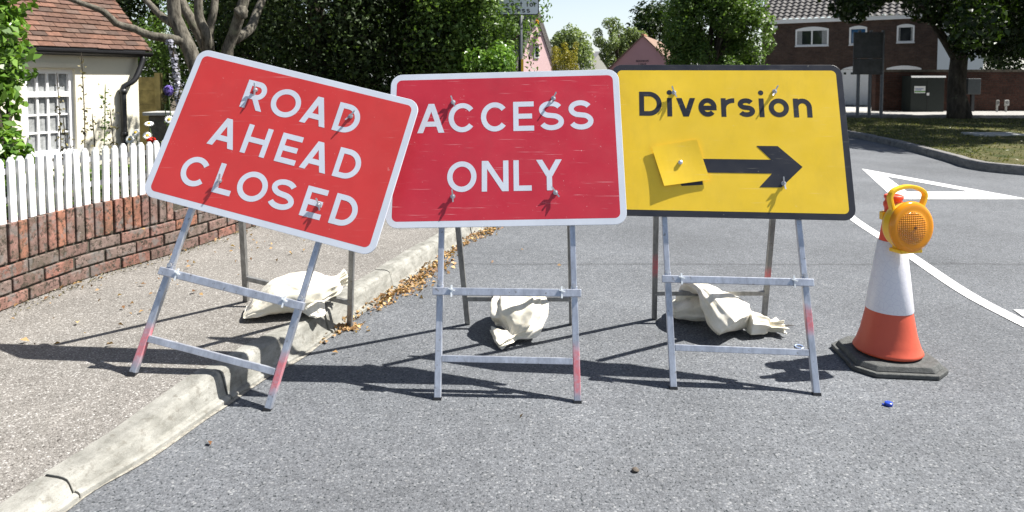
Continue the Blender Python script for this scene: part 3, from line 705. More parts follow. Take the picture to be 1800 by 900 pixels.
mb.add([to33(x, y) + n3 * .0009 for x, y in [(-.235, -.093), (.182, -.093), (.121, -.030), (.215, -.030), (.316, -.124), (.218, -.218), (.124, -.218), (.182, -.156), (-.235, -.156)]], [(0, 1, 7, 8), (1, 2, 3, 4), (4, 5, 6, 7), (1, 4, 7)])
mb.add([to33(x, y) + n3 * .0009 for x, y in [(-.225, -.2), (-.125, -.155), (-.122, -.212), (-.215, -.219)]], [(0, 1, 2, 3)])
mb.build('arrow', M['blacksheet'], root3, fixn=False)
# loose yellow cover sheet bolted over the other arrow
mb = MB(); Q = [(-.346, -.042, .006), (-.142, -.005, .004), (-.091, -.190, .005), (-.294, -.222, .012)]; g = 8; vs = []
for j in range(g + 1):
    for i in range(g + 1):
        a, b = i / g, j / g
        x, y, z = [(Q[3][q] * (1 - a) + Q[2][q] * a) * (1 - b) + (Q[0][q] * (1 - a) + Q[1][q] * a) * b for q in range(3)]
        z += .004 * ((a - .5) ** 2 + (b - .5) ** 2) * 2; vs.append(to33(x, y) + n3 * (z - .001))
mb.add(vs, [(j * (g + 1) + i, j * (g + 1) + i + 1, (j + 1) * (g + 1) + i + 1, (j + 1) * (g + 1) + i) for j in range(g) for i in range(g)])
cov = mb.build('cover_plate', M['yellow'], root3, smooth=False); so_ = cov.modifiers.new('t', 'SOLIDIFY'); so_.thickness = .0025; so_.offset = 0
mb = MB(); mb.lathe(to33(-.219, -.113) + n3 * .0075, [(.004, -.007), (.004, 0), (.010, .001), (.010, .006), (.006, .008), (0, .0085)], 10, (U3, V3, n3)); mb.build('cover_bolt', M['zinc'], root3)

# ================================================================ SANDBAGS
def fbm(p, s): return noise.noise(p * s) + .5 * noise.noise(p * s * 2.1) + .25 * noise.noise(p * s * 4.3)
def bag(name, label, lofts, floor):
    """each loft: path points, (a, b) half sizes across 'side' and the other way, pleat amount per section, side, seed, noise, creases"""
    mb = MB(); base = None
    for path, rad, pleats, side0, seed, amp, crease in lofts:
        P = smoothpath(path, sum((Vector(b) - Vector(a)).length for a, b in zip(path, path[1:])) / 64)
        m = len(P); ns = len(path); n = 84; vs = []; side = Vector(side0); cum = [0]
        for a, b in zip(path, path[1:]): cum.append(cum[-1] + (Vector(b) - Vector(a)).length)
        for i, p in enumerate(P):
            s = cum[-1] * i / (m - 1); k = max(j for j in range(ns) if cum[j] <= s + 1e-6); k = min(k, ns - 2); t_ = (s - cum[k]) / (cum[k + 1] - cum[k]); t2 = t_ * t_ * (3 - 2 * t_)
            a = rad[k][0] * (1 - t2) + rad[k + 1][0] * t2; b = rad[k][1] * (1 - t2) + rad[k + 1][1] * t2; pl = pleats[k] * (1 - t2) + pleats[k + 1] * t2
            tg = (P[min(i + 1, m - 1)] - P[max(i - 1, 0)]).normalized(); side = (side - tg * side.dot(tg)).normalized(); up = tg.cross(side)
            for j in range(n):
                th = 2 * math.pi * j / n; c, s_ = math.cos(th), math.sin(th)
                x = math.copysign(abs(c) ** .8, c); y = math.copysign(abs(s_) ** .8, s_)
                q = 1 + pl * (.75 * (1.3 - 2.2 * abs(math.sin(th * 3.5 + seed)) ** .6) + .4 * math.sin(th * 12 + 2.1 * seed + 3 * s))
                v = p + side * (a * x * q) + up * (b * y * q); rdir = (side * c + up * s_)
                w_ = Vector((c * 1.1 + seed, s_ * 1.1, s * 4)); rg = noise.noise(w_); rg2 = noise.noise(w_ * 2.6 + Vector((5, 1, 2)))
                v -= rdir * crease * (max(0, 1 - abs(rg) * 9) ** 1.5 + .5 * max(0, 1 - abs(rg2) * 7) ** 1.5)
                v += rdir * (amp * fbm(v + Vector((seed, 0, 0)), 7) + amp * .25 * fbm(v + Vector((0, seed, 0)), 26))
                fz = floor(v.x, v.y)
                if v.z < fz + .03: v.z = fz + .002 + max(0, (v.z - fz + .04)) * .35
                vs.append(v)
        fs = [(i * n + j, i * n + (j + 1) % n, (i + 1) * n + (j + 1) % n, (i + 1) * n + j) for i in range(m - 1) for j in range(n)]
        fs += [tuple(range(n - 1, -1, -1)), tuple(range((m - 1) * n, m * n))]
        mb.add(vs, fs); base = base or P[m // 2]
    o = mb.build(name, M['canvas'], None, (base.x, base.y, floor(base.x, base.y)), smooth=True)
    sb = o.modifiers.new('s', 'SUBSURF'); sb.levels = 1; sb.render_levels = 1
    return tag(o, label, 'sandbag', 'sandbags weighing down the sign frames')
fl_p = lambda x, y: .12 if x < -1.05 else .124
fl_r = lambda x, y: 0.0
bag('sandbag', 'plump cream sandbag lying half on the pavement behind the tilted ROAD AHEAD CLOSED sign', [
    ([(-1.335, 3.35, .135), (-1.27, 3.37, .165), (-1.18, 3.41, .205), (-1.09, 3.44, .222), (-1.01, 3.47, .225), (-.945, 3.50, .232), (-.905, 3.53, .252), (-.868, 3.55, .262)],
     [(.010, .10), (.042, .125), (.078, .15), (.088, .155), (.078, .13), (.052, .08), (.026, .032), (.042, .045)], [0, 0, .01, .015, .03, .10, .2, .25], (0, 0, 1), 1.3, .008, .006),
    ([(-1.05, 3.42, .20), (-1.00, 3.37, .16), (-.965, 3.325, .125), (-.945, 3.30, .105)], [(.06, .05), (.06, .05), (.042, .035), (.02, .012)], [0, .03, .1, .2], (1, 0, 0), 2.7, .005, .004)], fl_p)
bag('sandbag', 'cream sandbag hanging upside down with knotted neck on the road below ACCESS ONLY', [
    ([(.03, 3.70, .02), (.035, 3.66, .08), (.035, 3.58, .145), (.035, 3.49, .165), (.035, 3.425, .145), (.035, 3.38, .105), (.03, 3.345, .068), (0, 3.31, .034), (-.03, 3.29, .03), (-.085, 3.265, .03)],
     [(.09, .02), (.12, .05), (.125, .035), (.130, .032), (.137, .06), (.138, .082), (.108, .068), (.028, .022), (.04, .028), (.075, .022)], [0, 0, .05, .12, .14, .14, .24, .3, .4, .45], (1, 0, 0), 2.2, .008, .008)], fl_r)
bag('sandbag', 'pale cream sandbag slung over the rear bar below the yellow Diversion sign', [
    ([(1.00, 3.70, .03), (1.015, 3.65, .11), (1.035, 3.60, .172), (1.06, 3.53, .176), (1.085, 3.47, .140), (1.11, 3.43, .098), (1.14, 3.405, .06), (1.15, 3.39, .045)],
     [(.11, .02), (.125, .05), (.13, .036), (.138, .036), (.165, .07), (.175, .09), (.15, .08), (.07, .03)], [0, 0, .02, .04, .05, .04, .06, .1], (1, -.15, 0), 4.1, .008, .006),
    ([(1.20, 3.42, .06), (1.265, 3.42, .052), (1.30, 3.43, .038), (1.33, 3.432, .035), (1.378, 3.44, .035)], [(.06, .075), (.052, .06), (.026, .032), (.03, .035), (.038, .065)], [.05, .15, .3, .35, .4], (0, 0, 1), 1.9, .004, .004),
    ([(.855, 3.67, .03), (.90, 3.66, .05), (.97, 3.64, .072), (1.05, 3.61, .09)], [(.02, .06), (.045, .10), (.065, .11), (.07, .10)], [0, 0, .02, .03], (0, 0, 1), 5.2, .008, .005)], fl_r)

# ================================================================ CONE AND LAMP
cp = Vector((1.738, 3.10, 0))
cone = thing('traffic_cone', 'orange traffic cone with white sleeve on a black rubber base', 'traffic cone', cp)
mb = MB(); th = R(-6); ax = Vector((math.cos(th), math.sin(th), 0)); ay = Vector((-math.sin(th), math.cos(th), 0))
def oct_(s, cut): return [(s, -s + cut), (s, s - cut), (s - cut, s), (-s + cut, s), (-s, s - cut), (-s, -s + cut), (-s + cut, -s), (s - cut, -s)]
def tier(s0, s1, z0, z1, cut):
    a = [cp + ax * x + ay * y + Vector((0, 0, z0)) for x, y in oct_(s0, cut)]; b = [cp + ax * x + ay * y + Vector((0, 0, z1)) for x, y in oct_(s1, cut)]
    mb.add(a + b, [tuple(range(7, -1, -1)), tuple(range(8, 16))] + [(i, (i + 1) % 8, 8 + (i + 1) % 8, 8 + i) for i in range(8)])
tier(.204, .204, .002, .022, .074); tier(.187, .176, .0221, .046, .064)
mb.build('base', M['rubber'], cone, bevel=.004)
lean = Vector((.012, 0, 1)).normalized(); cax = (Vector((1, 0, -.012)).normalized(), Vector((0, 1, 0)), lean)
def rad(z): return .034 + (.72 - z) * .132 + max(0, .25 - z) * .06 + max(0, .14 - z) * .12
mb = MB(); mb.lathe(cp, [(.139, .052), (.147, .060), (.143, .069), (rad(.085) + .002, .080), (rad(.10), .10), (rad(.12), .12), (rad(.14), .14), (rad(.18), .18), (rad(.22), .22), (rad(.255), .255)], 48, cax); mb.build('lower_body', M['orange'], cone, smooth=True)
mb = MB(); mb.lathe(cp, [(rad(.245) + .002, .245), (rad(.25) + .0045, .250), (rad(.56) + .0045, .560), (rad(.565) + .002, .565)], 48, cax)
k = N('reflective_sleeve'); vv = k.vor(42, 'DISTANCE_TO_EDGE'); c = k.mix(k.ramp(vv.outputs[0], (0, 1), (.05, 0)), (.72, .72, .77), (.62, .62, .70))
c = k.mix(k.ramp(k.noise(14, 5), (.6, 0), (.75, .35)), c, (.5, .47, .47)); k.bump(vv.outputs[0], .0012, .4)
mb.build('reflective_sleeve', k.set(c, .35), cone, smooth=True)
mb = MB(); mb.lathe(cp, [(rad(.56), .56), (rad(.70), .70), (.038, .715), (.042, .722), (.042, .738), (.036, .745), (.036, .755), (.041, .76), (.040, .772), (.028, .776), (.026, .74), (0, .735)], 32, cax); mb.build('top', M['orangetop'], cone, smooth=True)
# flashing hazard lamp hung on the cone, turned a little to the right
lc = D(1593, 397, 2.985); yaw = R(13); ln = Vector((math.sin(yaw), -math.cos(yaw), .04)).normalized()
LS = 1.07
lx = Vector((math.cos(yaw), math.sin(yaw), 0)); ly = ln.cross(lx) * 1.0; ly = Vector((0, 0, 1)) - ln * ln.z; ly.normalize()
lamp = thing('hazard_lamp', 'round yellow hazard lamp with carrying handle clipped to the traffic cone', 'warning lamp', lc)
LX = (lx * LS, ly * LS, ln)
mb = MB(); mb.lathe(lc, [(0, -.042), (.072, -.042), (.090, -.034), (.097, -.014), (.099, .012), (.101, .018), (.095, .020)], 48, LX); mb.build('housing', M['lampyellow'], lamp, smooth=True)
k = N('amber_lens'); k.put(k.b.inputs['Transmission Weight'], .25)
P_ = k.node('ShaderNodeTexCoord').outputs['Object']; s_ = k.sep(P_)
ck = k.math('ADD', k.math('ABSOLUTE', k.math('SINE', k.math('MULTIPLY', s_[0], 330))), k.math('ABSOLUTE', k.math('SINE', k.math('MULTIPLY', s_[2], 330))))
c = k.mix(k.ramp(k.noise(28, 3), (.3, 0), (.7, 1)), (.66, .19, .003), (.90, .36, .004)); rad_ = k.math('SQRT', k.math('ADD', k.math('MULTIPLY', s_[0], s_[0]), k.math('MULTIPLY', s_[2], s_[2])))
inn_ = k.ramp(rad_, (.066, 1), (.074, 0)); c = k.mix(k.math('MULTIPLY', inn_, .8), (.88, .33, .003), k.mix(1, c, k.ramp(ck, (.2, .55), (1.2, 1.0)), 'MULTIPLY'))
ck = k.math('MULTIPLY', ck, inn_)
k.bump(ck, .003, .8); k.set(c, .12)
mb = MB(); mb.lathe(lc, [(.1005, .0185), (.105, .022), (.105, .030), (.099, .039), (.088, .043), (.078, .042), (.060, .046), (.035, .050), (.012, .052), (0, .052)], 40, LX); lens = mb.build('lens', k.m, lamp, smooth=True)
mb = MB(); mb.lathe(lc + ln * .0515, [(.007, 0), (.006, .002), (.003, .003), (0, .002)], 20, LX); mb.build('lens_boss', plain('dark_amber', (.16, .05, .004), .2, var=.5, scale=120), lens)
mb = MB(); H_ = [(-.075, .065), (-.085, .10), (-.090, .130), (-.072, .156), (-.03, .170), (.018, .172), (.064, .160), (.092, .138), (.086, .108), (.070, .072)]
hp = smoothpath([lc + lx * (x + .01) + ly * y - ln * .005 for x, y in H_], .012)
for a, b in zip(hp, hp[1:]): pass
n_ = len(hp); vs = []
for i, p in enumerate(hp):
    t = (hp[min(i + 1, n_ - 1)] - hp[max(i - 1, 0)]).normalized(); o_ = ln.cross(t).normalized(); wv = .0085; dv = .0125
    vs += [p + o_ * wv + ln * dv, p - o_ * wv + ln * dv, p - o_ * wv - ln * dv, p + o_ * wv - ln * dv]
mb.add(vs, [(i * 4 + k_, i * 4 + (k_ + 1) % 4, i * 4 + 4 + (k_ + 1) % 4, i * 4 + 4 + k_) for i in range(n_ - 1) for k_ in range(4)] + [(3, 2, 1, 0), tuple((n_ - 1) * 4 + i for i in range(4))])
mb.build('handle', M['lampyellow'], lamp, smooth=False, bevel=.004)
mb = MB(); mb.box(lc - ly * .108 - ln * .004, (.052, .008, .036), LX); mb.box(lc - ly * .100 - ln * .010, (.040, .012, .026), LX); mb.build('foot', M['lampyellow'], lamp, bevel=.004)
cz = lc.z + .025; cc = cp + Vector((.009, 0, cz)); mb = MB(); rr = rad(cz) + .004
mb.lathe(cc, [(rr, -.012), (rr + .008, -.012), (rr + .008, .012), (rr, .012), (rr, -.012)], 28); mb.box(cc + Vector((-rr - .010, -.01, 0)), (.009, .014, .018)); mb.box((cc + lc) / 2 + Vector((0, 0, .01)), (.03, .02, .012)); mb.build('clamp', M['lampyellow'], lamp, bevel=.002)

# ================================================================ SMALL THINGS ON THE ROAD
p = G(1562, 713); mb = MB(); mb.lathe(p, [(.013, .001), (.015, .004), (.015, .013), (.012, .015), (0, .0155)], 16); mb.box(p + Vector((-.016, .002, .004)), (.008, .004, .003)); tag(mb.build('bottle_cap', M['bluecap'], None, p, smooth=False), 'small blue plastic cap lying on the road near the traffic cone', 'bottle cap')
p = G(1117, 829); mb = MB(); bm = bmesh.new(); bmesh.ops.create_icosphere(bm, subdivisions=2, radius=.011)
vs = [p + Vector((v.co.x * 1.2, v.co.y, v.co.z * .7 + .006)) + Vector((1, 1, 1)) * (noise.noise(v.co * 90) * .003) for v in bm.verts]; mb.add(vs, [tuple(v.index for v in f.verts) for f in bm.faces]); bm.free()
tag(mb.build('stone', M['stone'], None, p), 'small brown stone lying alone in the foreground road', 'stone')
p = G(1405, 611); mb = MB(); mb.tube([p + Vector((.018 * math.cos(a * .5236), .024 * math.sin(a * .5236), .005)) for a in range(12)], .003, 6); tag(mb.build('plastic_ring', plain('pale_blue_plastic', (.35, .45, .7), .4), None, p), 'pale blue plastic ring on the road behind the Diversion sign leg', 'ring')
for px, py in ((1380, 574), (1290, 577)):
    p = G(px, py); a = random.uniform(-.2, .4); mb = MB(); pts = [p + Vector((t * .05 * math.cos(a), t * .05 * math.sin(a) + .006 * math.sin(t * 3), .005)) for t in (-1, -.5, 0, .5, 1)]; mb.tube(pts, [.0015, .003, .003, .0025, .001], 6)
    tag(mb.build('twig', M['stone'], None, p), 'thin dry twig on the road at the right end of the slung sandbag' if px > 1300 else 'thin dry twig on the road under the slung sandbag', 'twig')

# fallen leaves in the kerb channel and scattered about
pos = []; nr = []
def litter(d, off, z): p = KP.at(d) - KP.left(d) * off; pos.append((p.x, p.y, z))
a, b = KP.near_y(3.3), KP.near_y(6.3)
while len(pos) < 1150:
    d = a + (b - a) * RNG.random(); y = KP.at(d).y
    dens = math.exp(-((y - 4.45) / .55) ** 2) + .75 * math.exp(-((y - 3.52) / .07) ** 2) + .6 * math.exp(-((y - 5.75) / .35) ** 2) + .12
    if RNG.random() > dens: continue
    wd = .02 + .11 * min(1, dens); o = abs(RNG.normal()) * wd * .6 + .004; litter(d, o, .006 + .035 * RNG.random() ** 2 * max(0, 1 - o / .09))
for i in range(12):
    d = KP.near_y(2.2) + 5 * RNG.random(); litter(d, RNG.random() ** 2 * 1.4 + .05, .009)
for i in range(150):
    d = WP.near_y(3.0) + 3.6 * RNG.random(); p = WP.at(d) - WP.left(d) * (RNG.random() ** 2.2 * .9 + .02); pos.append((p.x, p.y, .132))
nr = RNG.normal(size=(len(pos), 3)) * .55 + np.array([0, 0, 1])
stuff(leaf_mesh('fallen_leaves', pos, nr, .026, M['litter'], None, aspect=.6, fold=.2, var=.55), 'drift of dry brown and orange leaves along the kerb', 'leaves')
# grit along the foot of the garden wall
pos = []
for i in range(700):
    d = WP.near_y(2.8) + 3.6 * RNG.random(); p = WP.at(d) - WP.left(d) * (RNG.random() ** 2 * .12); pos.append((p.x, p.y, .126))
stuff(leaf_mesh('moss_and_grit', pos, RNG.normal(size=(700, 3)) * .6 + np.array([0, 0, 1]), .014, m_leaf('grit', (.08, .07, .04), (.16, .14, .09), .05, .9), None, var=.6), 'crumbs of moss and grit along the wall foot', 'debris')

# ================================================================ BUILDINGS
def wall_face(mb, o, ax, L, z0, z1, holes, depth, nrm, rv=0):
    """vertical wall face from o along ax, with real openings (x0,x1,za,zb) and reveals going in by depth"""
    o = Vector(o); ax = Vector(ax).normalized(); nrm = Vector(nrm)
    xs = sorted({0, L} | {h[0] for h in holes} | {h[1] for h in holes}); zs = sorted({z0, z1} | {h[2] for h in holes} | {h[3] for h in holes})
    P = lambda x, z, d=0: Vector((o.x, o.y, 0)) + ax * x + Vector((0, 0, z)) - nrm * d
    for xa, xb in zip(xs, xs[1:]):
        for za, zb in zip(zs, zs[1:]):
            if any(h[0] <= xa and xb <= h[1] and h[2] <= za and zb <= h[3] for h in holes): continue
            mb.add([P(xa, za), P(xb, za), P(xb, zb), P(xa, zb)], [(0, 1, 2, 3)])
    k = mb.cur; mb.cur = rv
    for a, b, za, zb in holes:
        for q in (((a, za), (b, za)), ((b, za), (b, zb)), ((b, zb), (a, zb)), ((a, zb), (a, za))):
            mb.add([P(*q[0]), P(*q[1]), P(*q[1], depth), P(*q[0], depth)], [(0, 1, 2, 3)])
    mb.cur = k
    return P
def window(parent, o, ax, nrm, a, b, za, zb, inset, cols, rows, fw=.045, bar=.02, glass=None, transom=None, curtain=None, arch=0.0):
    o = Vector((o[0], o[1], 0)); ax = Vector(ax).normalized(); nrm = Vector(nrm); Zv = Vector((0, 0, 1)); A = (ax, nrm, Zv)
    c = lambda x, z, d: o + ax * x + Zv * z - nrm * d
    m = MB(); d = inset
    for x0, x1, z0, z1 in ((a, a + fw, za, zb), (b - fw, b, za, zb), (a + fw, b - fw, za, za + fw), (a + fw, b - fw, zb - fw, zb)):
        m.box(c((x0 + x1) / 2, (z0 + z1) / 2, d), ((x1 - x0) / 2, .03, (z1 - z0) / 2), A)
    for i in range(1, cols):
        x = a + fw + (b - a - 2 * fw) * i / cols; m.box(c(x, (za + zb) / 2, d + .004), (bar / 2, .018, (zb - za) / 2 - fw), A)
    zt = zb - fw
    if transom: m.box(c((a + b) / 2, transom, d - .003), ((b - a) / 2 - fw, .03, .032), A); zt = transom - .032
    for j in range(1, rows):
        z = za + fw + (zt - za - fw) * j / rows; m.box(c((a + b) / 2, z, d + .006), ((b - a) / 2 - fw, .015, bar / 2), A)
    if arch:
        n = 10; pts = [c(a, zb, d - .03)] + [c(a + (b - a) * i / n, zb + arch * math.sin(math.pi * i / n) ** .8, d - .03) for i in range(1, n)] + [c(b, zb, d - .03)]; m.prism(pts, -nrm * .05)
    m.box(c((a + b) / 2, za - .02, d - .05), ((b - a) / 2 + .02, .05, .02), A)
    w = m.build('window', M['upvc'], parent)
    g = MB(); g.box(c((a + b) / 2, (za + zb) / 2, d + .02), ((b - a) / 2 - fw, .004, (zb - za) / 2 - fw), A); g.build('pane', glass or M['glass'], w)
    if curtain:
        for x0, x1 in curtain:
            q = MB(); n = 24; vs = []
            for i in range(n + 1):
                x = x0 + (x1 - x0) * i / n; off = d + .0135 + .002 * math.sin(i * 1.9)
                vs += [c(x, za + fw, off), c(x, zb - fw, off)]
            q.add(vs, [(2 * i, 2 * i + 2, 2 * i + 3, 2 * i + 1) for i in range(n)]); q.build('curtain', M['curtain'], w)
    return w

# ---- cream cottage with clay tile roof
CA = Vector((.42, .907, 0)).normalized(); CNn = Vector((CA.y, -CA.x, 0)); CO = Vector((-4.92, 9.0, 0)); CL = 5.2; c0 = CO - CA * CL
cot = thing('cream_cottage', 'small cream cottage with red clay tile roof behind the picket fence', 'cottage', (c0.x, c0.y, .12))
ez = 1.72; mb = MB()
def cx_of(px, z=1.2):                 # distance along the cottage wall of a photo column
    best = min(range(0, 2000), key=lambda i: abs((c0 + CA * (CL * i / 2000)).x / (c0 + CA * (CL * i / 2000)).y - (px - 900) / FPX)); return CL * best / 2000
wa, wb = cx_of(44), cx_of(133)
hole = (wa, wb, .42, 1.42)
Pf = wall_face(mb, c0, CA, CL, .0, ez + .05, [hole], .1, CNn)
back = -CNn * 4.2
mb.add([c0 + CA * CL, c0 + CA * CL + back, c0 + CA * CL + back + Vector((0, 0, ez + .05)), c0 + CA * CL + back / 2 + Vector((0, 0, ez + 2.0)), c0 + CA * CL + Vector((0, 0, ez + .05))], [(0, 1, 2, 3, 4)])
mb.add([c0 + back, c0 + CA * CL + back, c0 + CA * CL + back + Vector((0, 0, ez)), c0 + back + Vector((0, 0, ez))], [(0, 1, 2, 3)])
mb.build('wall', M['cream'], cot, fixn=False)
lw = hole[1] - hole[0]
window(cot, c0, CA, CNn, hole[0], hole[1], hole[2], hole[3], .075, 4, 3, .05, .022, M['glass'], transom=1.13, curtain=[(hole[0] + .05, hole[1] - .05)])
mb = MB(); mb.box(c0 + CA * ((wa + wb) / 2) + CNn * .012 + Vector((0, 0, 1.47)), (lw / 2 + .09, .022, .03), (CA, CNn, Vector((0, 0, 1)))); mb.build('window_hood', M['cream'], cot)
def tiled_roof(parent, o, ax, slope, L, S, mat, tw, gauge, tints, seed, name='roof'):
    ax = Vector(ax).normalized(); sl = Vector(slope).normalized(); nn = ax.cross(sl); nn = nn if nn.z > 0 else -nn; m = MB(); q = random.Random(seed); o = Vector(o)
    m.tint = (.05, .04, .035); m.add([o - nn * .02, o + ax * L - nn * .02, o + ax * L + sl * S - nn * .02, o + sl * S - nn * .02], [(0, 1, 2, 3)])
    for j in range(int(S / gauge)):
        x = -(j % 2) * tw / 2
        while x < L:
            f = q.uniform(.75, 1.25); b = q.choice(tints); m.tint = tuple(min(1, k_ * f) for k_ in b)
            a = max(x, 0); e = min(x + tw - .005, L); 
            if e - a > .02:
                t = .014 + q.uniform(-.002, .003); lift = .020 + q.uniform(0, .004); g0 = j * gauge - .01 + q.uniform(-.006, .006); tl = q.uniform(-.002, .002)
                p = [o + ax * a + sl * g0 + nn * (lift + tl), o + ax * e + sl * g0 + nn * (lift - tl), o + ax * e + sl * (g0 + gauge * 1.25) + nn * .004, o + ax * a + sl * (g0 + gauge * 1.25) + nn * .004]
                m.add(p + [v - nn * t for v in p[:2]], [(0, 1, 2, 3), (0, 4, 5, 1), (1, 5, 2), (0, 3, 4)])
            x += tw
    return m.build(name, mat, parent, fixn=False)
sl = (-CNn * .707 + Vector((0, 0, .707)))
tiled_roof(cot, c0 + CNn * .10 + Vector((0, 0, ez - .04)), CA, sl, CL + .12, 3.0, M['tile'], .17, .088, [(.125, .07, .05), (.15, .078, .054), (.115, .066, .05), (.14, .082, .06), (.10, .066, .052)], 5)
mb = MB(); o_ = c0 + CNn * .115 + Vector((0, 0, ez - .065)); vs = []
for i in range(2):
    for j in range(9):
        a = R(180 + 180 * j / 8); vs.append(o_ + CA * (i * (CL + .1)) + CNn * .055 * math.cos(a) + Vector((0, 0, .055 * math.sin(a))))
mb.add(vs, [(j, j + 1, 10 + j, 9 + j) for j in range(8)]); mb.box(o_ + CA * (CL / 2) - CNn * .055 + Vector((0, 0, -.02)), (CL / 2 + .03, .05, .045), (CA, CNn, Vector((0, 0, 1))))
g_ = mb.build('gutter', M['black'], cot); so_ = g_.modifiers.new('t', 'SOLIDIFY'); so_.thickness = .004
e_ = o_ + CA * (CL - .02); dpx = c0 + CA * (CL - .26) + CNn * .06
mb = MB(); mb.tube(smoothpath([e_ + Vector((0, 0, -.04)), e_ + Vector((0, 0, -.12)), dpx + CA * .12 + CNn * .06 + Vector((0, 0, 1.30)), dpx + Vector((0, 0, 1.20)), dpx + Vector((0, 0, 1.05)), dpx + Vector((0, 0, .12))], .05), .034, 10)
for z in (1.15, .6): mb.lathe(dpx + Vector((0, 0, z)), [(.034, -.03), (.043, -.03), (.043, .03), (.034, .03)], 10)
mb.build('downpipe', M['black'], cot, smooth=True)
# ---- wooden garden fence panel beside the cottage
mb = MB(); a, b = D(238, 200, 11.2), D(276, 200, 11.2)
for j in range(11): mb.box(((a.x + b.x) / 2, 11.2 + .012 * (j % 2), .16 + j * .112), (abs(b.x - a.x) / 2, .008, .062), (Vector((1, 0, 0)), Vector((0, 1, .14)).normalized(), Vector((0, -.14, 1)).normalized()))
fp = thing('wooden_fence', 'weathered wooden lap fence panel beside the cottage corner', 'fence', (a.x, 11.2, .12)); mb.build('lap_boards', M['wood'], fp)
mb = MB(); mb.box((b.x + .04, 11.2, .75), (.045, .045, .66)); mb.build('post', M['wood'], fp)
# ---- stone capped pier
pc = D(289, 200, 6.4); pier = thing('garden_pier', 'grey garden pier with flat stone cap beside the tilted sign', 'pier', (pc.x, 6.4, .12))
mb = MB(); mb.box((pc.x, 6.4, pc.z / 2), (.10, .10, pc.z / 2 - .012)); mb.build('shaft', plain('old_shaft', (.10, .09, .07), .9, var=.4, bump=.01), pier, bevel=.01)
mb = MB(); mb.box((pc.x, 6.4, pc.z + .005), (.135, .135, .016)); mb.build('cap', M['slab'], pier, bevel=.005)

# ---- brick house across the junction
h0, h1 = Vector((13.2, 36.2, 0)), Vector((20.0, 32.2, 0)); hx = (h1 - h0).normalized(); hn = Vector((hx.y, -hx.x, 0)); HL = (h1 - h0).length
M['housebrick'] = m_brick('house_brick', math.atan2(hx.y, hx.x), (.088, .055, .043), (.062, .042, .035), (.075, .066, .058))
hou = thing('brick_house', 'dark brown brick house with white arched windows across the junction', 'house', h0)
def hx_of(px):
    k = (px - 900) / FPX; return (k * h0.y - h0.x) / (hx.x - k * hx.y)
def hz_of(px, py): p = h0 + hx * hx_of(px); return CAMH - (py - 140) / FPX * p.y
he = hz_of(1490, 35)
W_ = []
for x0, x1, y0, y1, cols in ((1396, 1454, 52, 81, 2), (1490, 1521, 49, 79, 1), (1573, 1604, 46, 75, 1)):
    W_.append((hx_of(x0), hx_of(x1), hz_of((x0 + x1) / 2, y1), hz_of((x0 + x1) / 2, y0), cols))
gw = (hx_of(1557), hx_of(1618), .6, hz_of(1588, 120), 2); dr = (hx_of(1478), hx_of(1528), .05, hz_of(1503, 122))
mb = MB(); holes = [w[:4] for w in W_] + [gw[:4], dr]
wall_face(mb, h0, hx, HL, -.05, he, holes, .12, hn)
hb = -hn * 7
for e, s in ((h0, 1), (h1, -1)):
    mb.add([e, e + hb, e + hb + Vector((0, 0, he)), e + hb / 2 + Vector((0, 0, he + 2.3)), e + Vector((0, 0, he))], [(0, 1, 2, 3, 4)])
mb.add([h0 + hb, h1 + hb, h1 + hb + Vector((0, 0, he)), h0 + hb + Vector((0, 0, he))], [(0, 1, 2, 3)])
mb.build('wall', M['housebrick'], hou, fixn=False)
for i, (a, b, za, zb, cols) in enumerate(W_ + [gw]):
    cu = [(a + .08, a + (b - a) * .2), (b - (b - a) * .2, b - .08)] if i in (0, 2) else None
    window(hou, h0, hx, hn, a, b, za, zb, .02, cols, 1, .075, .07, M['glassblue'] if i == 1 else M['glass'], None, cu, arch=.13 if b - a > 1.2 else .09)
mb = MB(); A_ = (hx, hn, Vector((0, 0, 1))); dc = h0 + hx * ((dr[0] + dr[1]) / 2); dw = dr[1] - dr[0]; dh = dr[3]
mb.box(dc - hn * .03 + Vector((0, 0, dh / 2)), (dw / 2, .03, dh / 2 - .01), A_)
n = 10; P0 = dc - hx * dw / 2 + Vector((0, 0, dh)) + hn * .03
mb.prism([P0] + [P0 + hx * (dw * i / n) + Vector((0, 0, .16 * math.sin(math.pi * i / n) ** .8)) for i in range(1, n)] + [P0 + hx * dw], -hn * .05)
for s in range(4):
    for j in range(4):
        if j == 3: continue
        mb.box(dc + hx * (dw * (-.375 + .25 * s)) + Vector((0, 0, .28 + j * .46)) + hn * .004, (dw * .088, .014, .18), A_)
for s in (-1, 0, 1): mb.box(dc + hx * (dw * .5 * s) * .97 + hn * .008 + Vector((0, 0, dh / 2)), (.04, .02, dh / 2 - .02), A_)
door = mb.build('door', M['upvc'], hou, bevel=.006)
mb = MB()
for s in (-.375, -.125, .125, .375): mb.box(dc + hx * (dw * s) + Vector((0, 0, dh - .2)) + hn * .012, (.055, .01, .055), A_)
mb.build('door_light', M['glass'], door)
mb = MB(); mb.box(h0 + hx * (HL / 2) + hn * .09 + Vector((0, 0, he + .02)), (HL / 2 + .1, .09, .10), A_); mb.build('fascia', M['upvc'], hou)
mb = MB(); mb.box(h0 + hx * hx_of(1360) + hn * .06 + Vector((0, 0, he - .28)), (.13, .06, .09), A_); mb.build('alarm_box', M['upvc'], hou)
mb = MB(); nx, ns = 260, 12; sl = (-hn * .84 + Vector((0, 0, .55))).normalized(); nn = hx.cross(sl); nn = nn if nn.z > 0 else -nn; o_ = h0 - hx * .15 + hn * .22 + Vector((0, 0, he + .10)); vs = []
SL = 4.3
